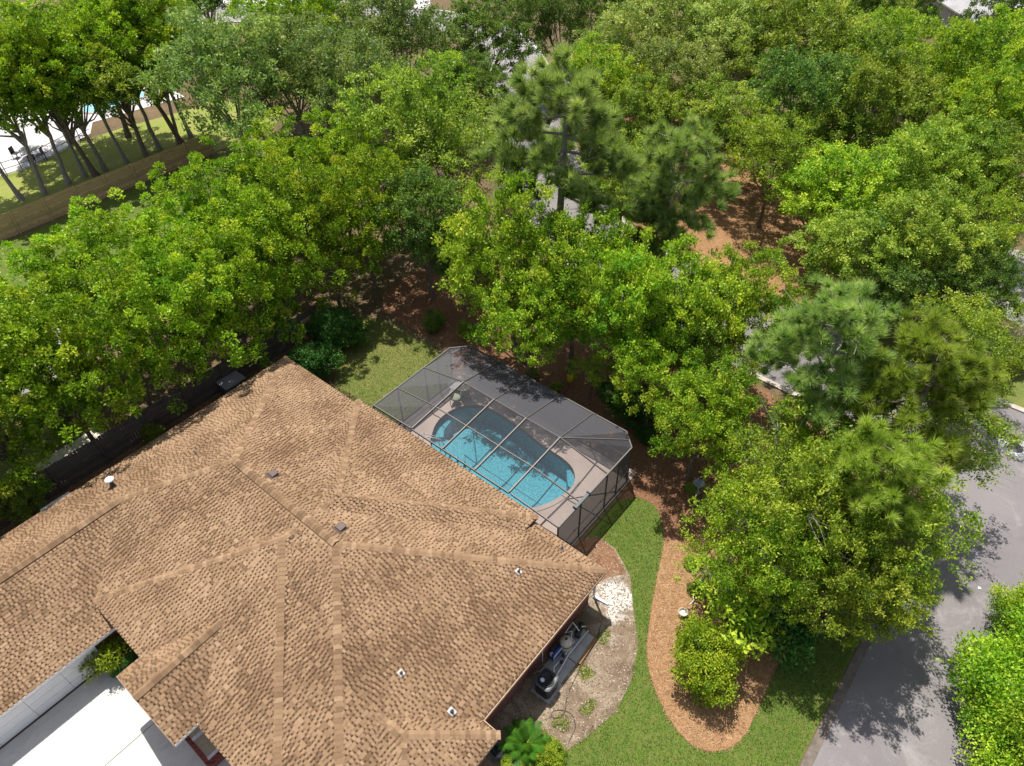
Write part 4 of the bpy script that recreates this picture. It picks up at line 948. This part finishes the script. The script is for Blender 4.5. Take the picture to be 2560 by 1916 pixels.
# the dense hedge of bright trees behind the house
ORD = ['first', 'second', 'third', 'fourth', 'fifth', 'sixth', 'seventh', 'eighth', 'ninth', 'tenth', 'eleventh', 'twelfth']
for i in range(11):
    tree('clump', (-22.5+i*3.2+random.uniform(-.3, .3), (4.8, 4.6, 4.7, 4.6, 4.1, 3.8, 3.8, 3.7, 3.7, 3.7, 3.8)[i]+random.uniform(-.1, .15), random.uniform(1.0, 1.09)), 'dense bright green tree in the hedge nearest the house, %s from the left' % ORD[i], 'leaf_clump', 'tree', 'hedge trees behind the house', sz=random.uniform(.9, 1.05))
for i in range(9):
    tree('clump', (-14.6+i*3.4+random.uniform(-.4, .4), 9.9+random.uniform(-.4, .4), random.uniform(.92, 1.02)), 'dense bright green tree in the far side of the hedge, %s from the left' % ORD[i], 'leaf_clump', 'tree', 'hedge trees behind the house', sz=random.uniform(.9, 1.02))
# tall trees with bare trunks behind the cedar fence
TR = [(.0, 35.5), (1.56, 35.0), (3.66, 35.1), (5.1, 35.2), (6.8, 34.95), (8.7, 34.9), (10.6, 35.0), (11.9, 34.95), (13.7, 34.8), (15.1, 34.9)]
for i, (x, y) in enumerate(TR):
    tree('tall', (x, y, random.uniform(.86, 1.0)), 'tall leafy tree with a bare trunk behind the cedar fence, %s from the left' % ORD[i], 'leaf_clump', 'tree', 'trees with bare trunks along the cedar fence', barkm='bark_grey', sz=random.uniform(.92, 1.08))
for i, (px, py, r) in enumerate(((60,110,120), (230,70,130), (400,110,120))):
    pass
T2 = [((7.5, 42.5, 1.19), 'tall tree at the upper left corner behind the bare trunk row'), ((11.5, 39.7, 1.21), 'tall tree in the second row near the top left edge'), ((13.8, 34.3, 1.18), 'tall tree in the second row beside the pale street'), ((5.8, 34.6, 1.10), 'tall tree in the second row over the neighbouring patio'), ((9.5, 32.4, 1.04), 'tall tree in the second row over the neighbouring pool'),
      ((24.4, 28.9, 1.15), 'bright yellow green tree beside the pale street at the top'), ((27.8, 47.5, 0.88), 'narrow dark tree standing in front of the pale street at the top')]
for i, (p, lb) in enumerate(T2): tree('tall', p, lb, ('leaf_clump', 'leaf_oak', 'leaf_clump', 'leaf_clump', 'leaf_oak', 'leaf_lime', 'leaf_oakdark')[i], sz=.8 if i != 6 else 1.0)
# grey green feathery trees right of the cedar fence
for p, lb in (((14.8, 25.2, 1.44), 'grey green feathery tree at the right end of the cedar fence'), ((20.5, 24.9, 1.26), 'grey green feathery tree between the bright top tree and the hedge'),
              ((22.1, 18.7, 1.31), 'grey green feathery tree above the middle of the hedge'), ((31.3, 22.7, 1.36), 'grey green feathery tree left of the far street'), ((31.2, 30.4, 1.24), 'grey green feathery tree at the top edge near the pale pavement')):
    tree('feather', p, lb, 'leaf_feather', group='feathery trees beyond the hedge', barkm='bark_grey')
# centre: mixed wood between the hedge and the street
C_ = [('oak', (16.0, 6.2, 1.14), 'light green oak between the hedge and the tall pine', 'leaf_oak', 1.25), ('wisp', (15.7, 1.7, 1.24), 'sparse oak with grey branches left of the tall pine', 'leaf_oak'),
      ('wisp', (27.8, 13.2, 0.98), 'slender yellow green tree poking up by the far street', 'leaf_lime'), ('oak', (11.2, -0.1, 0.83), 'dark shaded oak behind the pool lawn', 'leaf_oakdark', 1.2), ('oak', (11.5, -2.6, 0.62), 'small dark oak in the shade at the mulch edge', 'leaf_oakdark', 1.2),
      ('oak', (10.5, -7.6, 0.93), 'bright green oak leaning over the enclosure, left of the pair', 'leaf_lime', 1.3), ('oak', (11.1, -11.4, 0.89), 'bright green oak in the middle behind the enclosure', 'leaf_lime', 1.35), ('oak', (8.3, -10.7, 0.71), 'bright green oak nearest the enclosure corner', 'leaf_lime', 1.3),
      ('oak', (11.0, -14.6, 0.76), 'bright green oak above the yellow sprayer', 'leaf_lime', 1.35), ('oak', (12.8, -16.7, 0.81), 'yellow green oak right of the street gap', 'leaf_lime', 1.3), ('oak', (15.5, -19.0, 0.77), 'yellow green oak behind the dark needled pine', 'leaf_lime', 1.25),
      ('oak', (9.8, -17.3, 0.62), 'bright oak above the round dark shrub', 'leaf_lime', 1.3), ('oak', (8.3, -20.7, 0.63), 'bright oak over the right end of the enclosure', 'leaf_lime', 1.3), ('wisp', (11.8, -19.6, 0.74), 'loose green tree between two bright oaks', 'leaf_oak'),
      ('wisp', (10.0, -13.6, 0.39), 'small pale sapling behind the enclosure', 'leaf_lime')]
for k, p, lb, mt, *q in C_: tree(k, p, lb, mt, sz=q[0] if q else 1.0)
tree('wisp', (24.3, 4.3, 0.94), 'loose grey branched tree at the left edge of the central pine', 'leaf_oak', barkm='bark_grey')
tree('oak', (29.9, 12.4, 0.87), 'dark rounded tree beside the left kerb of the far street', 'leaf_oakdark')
tree('oak', (25.2, -5.5, 0.79), 'green tree filling the gap between the two big pines', 'leaf_oak')
# pines
tree('pine', (16.2, -6.4, 1.21), 'tall long needled pine in the centre of the wood', 'needle', group='long needled pines', var=0, sz=1.0, barkm='bark_grey')
tree('pine', (19.3, -12.2, 0.97), 'broad long needled pine right of the central pine', 'needle', group='long needled pines', var=1, barkm='bark_grey')
tree('pine', (17.5, -12.4, 0.66), 'small low pine beside the street gap', 'needle', group='long needled pines', var=2)
tree('pine', (12.0, -24.1, 0.86), 'dark needled pine with grey branches in the right wood', 'needle', group='long needled pines', var=2, barkm='bark_grey')
tree('pine', (12.6, -27.9, 0.83), 'golden green pine overhanging the street', 'needle_gold', group='long needled pines', var=1)
tree('pine', (7.0, -28.0, 0.75), 'golden green pine in front of the street, lower one', 'needle_gold', group='long needled pines', var=0)
# right wood nearer the street
R_ = [('olive', (13.8, -29.1, 0.81), 'olive green tree overhanging the street by the manhole', 'leaf_olive'), ('olive', (6.8, -29.7, 0.73), 'olive green tree with drooping twigs over the street edge', 'leaf_olive', 1.3), ('olive', (5.9, -26.2, 0.76), 'olive tree with pale dead twigs above the straw bed', 'leaf_olive', 1.3),
      ('olive', (3.2, -25.8, 0.62), 'yellow green tree at the edge of the straw bed', 'leaf_lime', 1.3), ('oak', (4.6, -29.0, 0.60), 'dense green tree beside the street gutter', 'leaf_olive', 1.3), ('olive', (7.9, -23.6, 0.56), 'thin green tree beside the birdbath', 'leaf_lime'),
      ('olive', (21.3, -28.7, 0.76), 'olive tree behind the golden pine near the verge', 'leaf_olive'), ('oak', (11.6, -25.3, 0.68), 'green tree below the dark needled pine', 'leaf_lime')]
R_.append(('olive', (4.3, -28.2, 0.55), 'tall olive tree rising at the corner of the shaded grass strip', 'leaf_olive', 1.6)); R_.append(('oak', (3.5, -26.9, 0.49), 'leafy oak behind the large leaved shrubs', 'leaf_lime', 1.4))
for k, p, lb, mt, *q in R_: tree(k, p, lb, mt, barkm='bark_grey', sz=q[0] if q else 1.0)
# upper right forest
U_ = [(1215,90,105,'oakd','dark gappy oak left of the far street'), (1400,50,110,'conif','dark drooping conifer over the far street'), (1490,230,110,'lime','bright yellow green tree right of the far street'), (1560,130,110,'pale','pale green tree above the bright one right of the far street'),
      (1680,60,120,'pale','pale green tree at the top edge, right of the conifer'), (1690,220,120,'pale','pale green tree in the middle of the upper forest'), (1800,140,110,'pale','pale tree left of the deep green crown'), (1800,310,110,'oak','green tree above the bank of bare straw'),
      (1960,120,140,'oak','large deep green crown at the top of the forest'), (2010,280,130,'oakd','deep green shaded tree below the large crown'), (2130,180,120,'oak','green tree left of the grey roofed house'), (2180,330,120,'oak','green tree in the middle of the right forest'),
      (1940,400,120,'olive','thin yellow green tree with bare twigs above the straw bank'), (2080,480,130,'lime','yellow green tree right of the thin twiggy one'), (2260,480,120,'oak','green tree below the middle of the right forest'), (2230,110,90,'lime','bright small tree beside the grey roofed house'),
      (2330,230,120,'lime','light green tree in front of the grey roofed house'), (2440,330,120,'lime','light green tree in the right forest near the edge'), (2480,180,120,'lime','feathery light green tree right of the house lawn'), (2530,60,90,'oakd','dark glossy tree at the top right corner'),
      (2360,420,120,'oak','green tree in the right forest above the pale pavement'), (2500,480,110,'oak','green tree at the right edge above the pale pavement'), (2130,640,130,'oak','low spreading oak over the straw bank'), (2300,620,130,'oak','green tree left of the pale pavement at right'),
      (2440,610,110,'olive','olive tree beside the pale pavement'), (2230,750,100,'oakd','dark low tree in the shade behind the golden pine'), (2420,740,100,'oakd','dark shaded tree at the right edge'), (2530,330,100,'lime','light tree cut by the right picture edge'),
      (1600,330,90,'oak','green tree behind the broad pine'), (1560,20,100,'oakd','dark tree at the top edge beside the conifer'), (1870,30,90,'pale','pale tree at the top edge left of the deep green crown'), (2100,20,90,'oakd','dark blue green tree in the shade left of the grey house'), (2080,330,100,'pale','pale tree between two green crowns')]
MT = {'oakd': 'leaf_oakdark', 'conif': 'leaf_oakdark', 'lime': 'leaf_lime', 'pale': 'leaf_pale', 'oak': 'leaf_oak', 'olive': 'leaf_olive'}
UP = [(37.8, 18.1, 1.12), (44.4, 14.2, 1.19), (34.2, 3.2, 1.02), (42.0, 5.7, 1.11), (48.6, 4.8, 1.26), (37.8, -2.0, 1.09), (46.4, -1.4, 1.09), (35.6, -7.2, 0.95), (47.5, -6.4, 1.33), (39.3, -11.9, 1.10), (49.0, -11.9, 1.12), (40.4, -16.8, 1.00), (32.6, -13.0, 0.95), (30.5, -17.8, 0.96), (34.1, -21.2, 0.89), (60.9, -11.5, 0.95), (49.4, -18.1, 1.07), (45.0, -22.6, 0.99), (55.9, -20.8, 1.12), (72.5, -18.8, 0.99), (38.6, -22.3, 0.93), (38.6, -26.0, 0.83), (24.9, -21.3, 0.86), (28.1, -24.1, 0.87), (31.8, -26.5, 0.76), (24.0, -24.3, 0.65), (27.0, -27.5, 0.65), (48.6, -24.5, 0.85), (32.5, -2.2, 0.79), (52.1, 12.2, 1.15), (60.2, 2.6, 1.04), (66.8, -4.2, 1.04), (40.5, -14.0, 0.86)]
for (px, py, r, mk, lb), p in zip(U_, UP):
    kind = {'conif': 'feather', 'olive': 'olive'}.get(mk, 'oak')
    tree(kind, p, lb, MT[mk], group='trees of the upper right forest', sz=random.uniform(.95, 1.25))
for p, lb in (((78.6, -9.0, 0.75), 'small dark tree against the shaded wall of the grey house'), ((61.6, 8.4, 1.09), 'tree cut by the top edge above the pale trees'), ((64.7, 1.0, 1.17), 'tree cut by the top edge above the deep green crown'), ((70.0, -7.3, 0.94), 'green tree at the top edge left of the grey house')): tree('oak', p, lb, 'leaf_oakdark' if 'dark' in lb else 'leaf_oak', group='trees of the upper right forest')
# shrubs
for p, lb, mt, k, sz in (((4.2, 1.0, 1.50), 'dark green rounded shrub at the back of the lawn', 'leaf_shrub', 'shrub', 1), ((1.6, -0.2, 1.43), 'dark green rounded shrub beside the back corner of the roof', 'leaf_shrub', 'shrub', 1),
      ((10.0, -16.0, 1.33), 'round dark shrub at the far side of the enclosure', 'leaf_shrub', 'shrub', 1.1), ((0.1, -26.0, 1.44), 'clipped dome shaped golden green bush on the tan straw', 'leaf_gold', 'shrub', 1.05),
      ((2.2, -26.3, 1.21), 'large leaved bright shrub behind the clipped bush', 'leaf_lime', 'camellia', 1), ((3.1, -27.8, 1.03), 'dark large leaved shrub near the street gutter', 'leaf_shrub', 'camellia', 1), ((3.5, -24.8, 0.85), 'large leaved shrub at the straw edge below the twiggy tree', 'leaf_lime', 'camellia', 1),
      ((-14.9, -7.3, 0.60), 'bright shrub in the nook between garage and porch', 'leaf_gold', 'camellia', 1), ((-14.6, -8.1, 0.61), 'dark low shrub in the nook by the porch wall', 'leaf_shrub', 'shrub', .8),
      ((-6.6, -23.1, 0.66), 'low variegated shrub beside the sago palm', 'leaf_gold', 'shrub', .7), ((-7.4, -22.7, 0.65), 'low yellow green shrub below the sago palm', 'leaf_gold', 'shrub', .6), ((9.6, -4.5, 0.59), 'small green shrub in the mulch behind the lawn', 'leaf_oak', 'shrub', 1),
      ((9.2, -11.7, 0.34), 'tiny green plant against the enclosure wall', 'leaf_oak', 'shrub', 1), ((9.3, -10.0, 0.35), 'tiny green plant in the shaded mulch behind the enclosure', 'leaf_oak', 'shrub', 1), ((9.1, -17.6, 0.55), 'small spiky green plant right of the round dark shrub', 'leaf_shrub', 'shrub', 1),
      ((7.7, -21.2, 0.30), 'small green plant next to the birdbath', 'leaf_oak', 'shrub', 1), ((4.0, -23.2, 0.32), 'small white tipped plant at the shadow edge of the straw', 'leaf_oak', 'shrub', 1), ((3.0, -24.0, 0.30), 'tiny seedling alone on the tan straw', 'leaf_oak', 'shrub', 1),
      ((-7.2, 2.8, 0.64), 'leafy plant in the dark side yard by the fence', 'leaf_oak', 'shrub', 1), ((9.1, -2.4, 0.75), 'low green plant at the foot of the dark oak', 'leaf_oakdark', 'shrub', 1), ((-13.4, 3.4, 1.20), 'dark green shrub left of the white chest', 'leaf_oak', 'shrub', 1.2),
      ((26.8, -29.2, 1.39), 'low green shrub on the verge by the street corner', 'leaf_oak', 'shrub', .9), ((27.3, -30.8, 1.26), 'low green shrub at the right edge above the verge', 'leaf_oak', 'shrub', .9), ((31.5, -18.9, 1.37), 'dark low shrub under the spreading oak', 'leaf_oakdark', 'shrub', .8)):
    tree(k, p, lb, mt, 'shrub', sz=sz)
for p, lb in (((9.4, -35.3, 0.76), 'light green bush at the right edge, upper one'), ((6.3, -36.0, 1.18), 'light green bush at the right edge, largest'), ((3.7, -36.0, 0.91), 'light green bush at the bottom right corner'), ((4.7, -36.8, 0.99), 'light green bush cut by the right edge near the bottom corner')):
    tree('bush', p, lb, 'leaf_lime', 'bush', 'roadside bushes at the right edge', name='bush', sz=1.2)
# brown clipped hedge along the pool side of the house
bh = empty('brown_hedge', (.75, -3.6, 0)); tag(bh, 'low clipped brownish hedge along the wall beside the lawn', 'hedge')
r = np.random.default_rng(5); q = scatter_in([(-.3, 2.2), (.55, 1.9), (.75, 0), (.55, -1.9), (-.3, -2.1)], 2600); n = len(q); zz = .5*np.sqrt(r.random(n))+.1
d = unit(r.normal(size=(n, 3))+np.array([0, 0, .9])); V = leaves(np.c_[q, zz], d, rand_dirs(n, r), r.uniform(.08, .14, n), r.uniform(.04, .06, n), r)
link('foliage', quads_mesh('foliage', V, r.random(n)), M['leaf_brown'], bh)
# sago palm
sg = empty('sago_palm', (*(-6.80, -22.39), 0)); tag(sg, 'bright green sago palm rosette beside the bottom corner of the house', 'palm')
MB().lathe((0, 0, 0), [(.16, 0), (.18, .2), (.13, .42), (.05, .5), (0, .5)], 12).build('trunk', M['bark'], sg)
fr = []
for k in range(3):
    L = 1.0; n = 34; V = []
    for sgn in (-1, 1):
        for i in range(n):
            s = .12+.88*i/n; z = .55*s-.50*s*s; x = s*L; w = .24*math.sin(math.pi*min(1, s*.92+.05))**.7
            b = np.array([x, 0, z]); tip = b+np.array([w*.55, sgn*w, -.03-.05*k]); a = np.array([.016, 0, 0])
            V.append([b-a, b+a, (b*.4+tip*.6)+a*.8, tip]) if sgn > 0 else V.append([b+a, b-a, tip, (b*.4+tip*.6)+a*.8])
    fr.append(quads_mesh('frond', np.array(V), np.random.default_rng(k).uniform(.3, .8, len(V))))
for i in range(30):
    ring_ = i//11; o = link('frond', fr[i % 3], M['frond'], sg, (0, 0, .46)); o.rotation_euler = (0, [-.05, -.45, -.9][ring_]+random.uniform(-.08, .08), i*2*math.pi/11+ring_*.3+random.uniform(-.1, .1)); o.scale = (1-.14*ring_,)*3

# ------------------------------------------------------------------ ground cover (nobody could count it)
def blades(name, poly, n, mat, label, cat, h=(.04, .09), w=.012, z=.012, avoid=None, tfun=None, flat=False):
    r = np.random.default_rng(len(name)+n); p = scatter_in(poly, n)
    if avoid is not None: p = p[~inside(p, avoid)]
    n = len(p); P = np.c_[p, np.full(n, z)]; hh = r.uniform(*h, n)
    if flat: d = unit(np.c_[r.normal(size=(n, 2)), r.uniform(.0, .25, n)]); s = unit(np.cross(d, np.array([0, 0, 1.]))+r.normal(size=(n, 3))*.2)
    else: d = unit(np.c_[r.normal(size=(n, 2))*.55, np.ones(n)]); s = unit(np.cross(d, rand_dirs(n, r)))
    V = np.stack([P-s*w/2+d*0, P+s*w/2, P+d*hh[:, None]], 1) if not flat else np.stack([P-s*w/2, P+s*w/2, P+s*w/2+d*hh[:, None], P-s*w/2+d*hh[:, None]], 1)
    t = np.clip(r.normal(.5, .22, n), 0, 1); o = link(name, quads_mesh(name, V, t, V.shape[1]), M[mat]); tag(o, label, cat, kind='stuff'); return o
VIS = [(7.4, -19), (7.4, -30.4), (-9, -30.4), (-9, -23.0), (-5, -23.8), (-2, -24.0), (.3, -22.6), (1.9, -21.4), (2.6, -20.2), (2.7, -19)]
blades('grass', VIS, 60000, 'grass', 'mown green grass of the curving side lawn', 'grass', (.05, .11), .022, .010, BED_S)
blades('grass', LAWN_POOL, 26000, 'grass_dry', 'short patchy grass of the lawn beside the enclosure', 'grass', (.04, .10), .022, .012)
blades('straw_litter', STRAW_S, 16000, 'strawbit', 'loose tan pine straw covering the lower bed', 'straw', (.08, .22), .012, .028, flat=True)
blades('mulch_litter', BED_S, 26000, 'chip', 'loose mulch covering the wooded bed, coloured reddish for tree shade', 'mulch', (.04, .13), .03,   .024, STRAW_S, flat=True)
blades('dirt_litter', DIRT, 7000, 'litter', 'dry leaf litter and pebbles scattered over the sandy bed', 'litter', (.03, .10), .03, .030, flat=True)

wd = [[(x+.5*math.cos(a)*random.uniform(.5, 1), y+.4*math.sin(a)*random.uniform(.5, 1)) for a in np.linspace(0, 6.28, 9)[:-1]] for x, y in ((-1.35, -22.2), (-5.2, -22.9), (-4.1, -23.3), (-3.0, -22.5), (-6.2, -22.6))]
r = np.random.default_rng(77); VV = []
for poly in wd:
    p = scatter_in(poly, 260); n = len(p); d = unit(np.c_[r.normal(size=(n, 2)), r.uniform(.2, 1, n)]); VV.append(leaves(np.c_[p, np.full(n, .03)], d, rand_dirs(n, r), r.uniform(.05, .12, n), r.uniform(.02, .05, n), r))
VV = np.concatenate(VV); tag(link('weeds', quads_mesh('weeds', VV, r.random(len(VV))), M['leaf_oak']), 'scattered green weeds sprouting in the sandy bed', 'weeds', kind='stuff')

# ------------------------------------------------------------------ neighbours in the distance
nh = empty('neighbour_house', (90.3, -5.8, 0), math.radians(-138.7)); tag(nh, 'grey walled house with a pale grey roof at the top right corner', 'house')
MB().box((0, .4, 0), (17, 11.5, 2.85)).build('wall', M['wall_grey'], nh)
mb = MB(); mb.add([(-.5, 0, 3.0), (17.5, 0, 3.0), (17.5, 12, 3.0), (-.5, 12, 3.0), (4.5, 6, 5.4), (12.5, 6, 5.4)], [[0,1,5,4],[1,2,5],[2,3,4,5],[3,0,4],[3,2,1,0]]); mb.build('roof', M['roof_grey'], nh)
for x in (7.6, 8.5): MB().box((x, .34, 0.1), (x+.14, .398, 2.85)).build('corner_board', M['flash'], nh)
f = MB().box((2.6, .35, 1.0), (4.2, .399, 2.3)).build('window', M['flash'], nh); MB().box((2.7, .33, 1.1), (4.1, .349, 2.2)).build('pane', M['glass_dark'], f)
MB().box((-.5, -.05, 2.86), (17.5, .0, 3.02)).build('gutter', M['flash'], nh)
sheet('lawn', [(70, -14), (84, -6), (90, -2), (88, 3), (74, -4)], .012, M['lawn_far'])
np_ = empty('neighbour_pool', (12.5, 47.8, 0)); tag(np_, 'bright blue neighbouring pool glimpsed through the bare trunk trees', 'pool'); np_.location = (14.85, 48.65, -0.00)
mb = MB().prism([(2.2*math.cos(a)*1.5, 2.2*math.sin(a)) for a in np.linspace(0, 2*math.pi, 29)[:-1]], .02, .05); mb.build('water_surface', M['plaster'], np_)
mb = MB(); e1 = [(3.3*math.cos(a), 2.2*math.sin(a)) for a in np.linspace(0, 2*math.pi, 29)]
for i in range(28): mb.bar((*e1[i], .05), (*e1[i+1], .05), .3, .06)
mb.build('coping', M['deck'], np_)
# dark metal fence round the neighbour's patio
mf = empty('metal_fence', (0, 0, 0)); LN = [(-0.18, 40.87, 0.00), (2.28, 40.64, 0.00), (4.55, 41.01, 0.00), (6.97, 41.76, 0.00), (9.56, 42.79, -0.00)]
mf.location = LN[0]; tag(mf, 'low dark railing fence along the edge of the neighbouring patio', 'fence')
for i in range(4):
    a, b = Vector(LN[i])-Vector(LN[0]), Vector(LN[i+1])-Vector(LN[0]); L = (b-a).length
    for z in (.15, .6, 1.15): MB().bar(a+Vector((0, 0, z)), b+Vector((0, 0, z)), .03, .04).build('rail', M['dark_metal'], mf)
    n = max(1, int(L/1.2))
    for k in range(n): p = a+(b-a)*(k/n); MB().box(p+Vector((-.03, -.03, 0)), p+Vector((.03, .03, 1.22))).build('post', M['dark_metal'], mf)
pt = empty('round_table', (4.00, 42.75, 0.00)); tag(pt, 'grey round patio table on the neighbouring patio', 'table')
MB().lathe((0, 0, .7), [(0, 0), (.75, 0), (.76, .04), (0, .05)], 24).build('tabletop', M['pad'], pt); MB().tube([(0, 0, 0), (0, 0, .7)], .06, 8).build('pedestal', M['dark_metal'], pt)
def fchair(p, rz, lb):
    c = empty('garden_chair', (*p, 0), rz); tag(c, lb, 'chair', 'chairs on the neighbouring patio')
    MB().box((-.27, -.27, .42), (.27, .27, .47)).build('seat', M['dark_metal'], c); MB().box((-.27, .23, .47), (.27, .28, 1.0)).build('backrest', M['dark_metal'], c)
    for x in (-.24, .24):
        for y in (-.24, .24): MB().box((x-.02, y-.02, 0), (x+.02, y+.02, .42)).build('leg', M['dark_metal'], c)
fchair((3.11, 43.51), .6, 'dark garden chair left of the round patio table'); fchair((4.34, 41.54), -2.2, 'dark garden chair right of the round patio table'); fchair((3.40, 41.01), 3.0, 'dark garden chair in front of the round patio table')
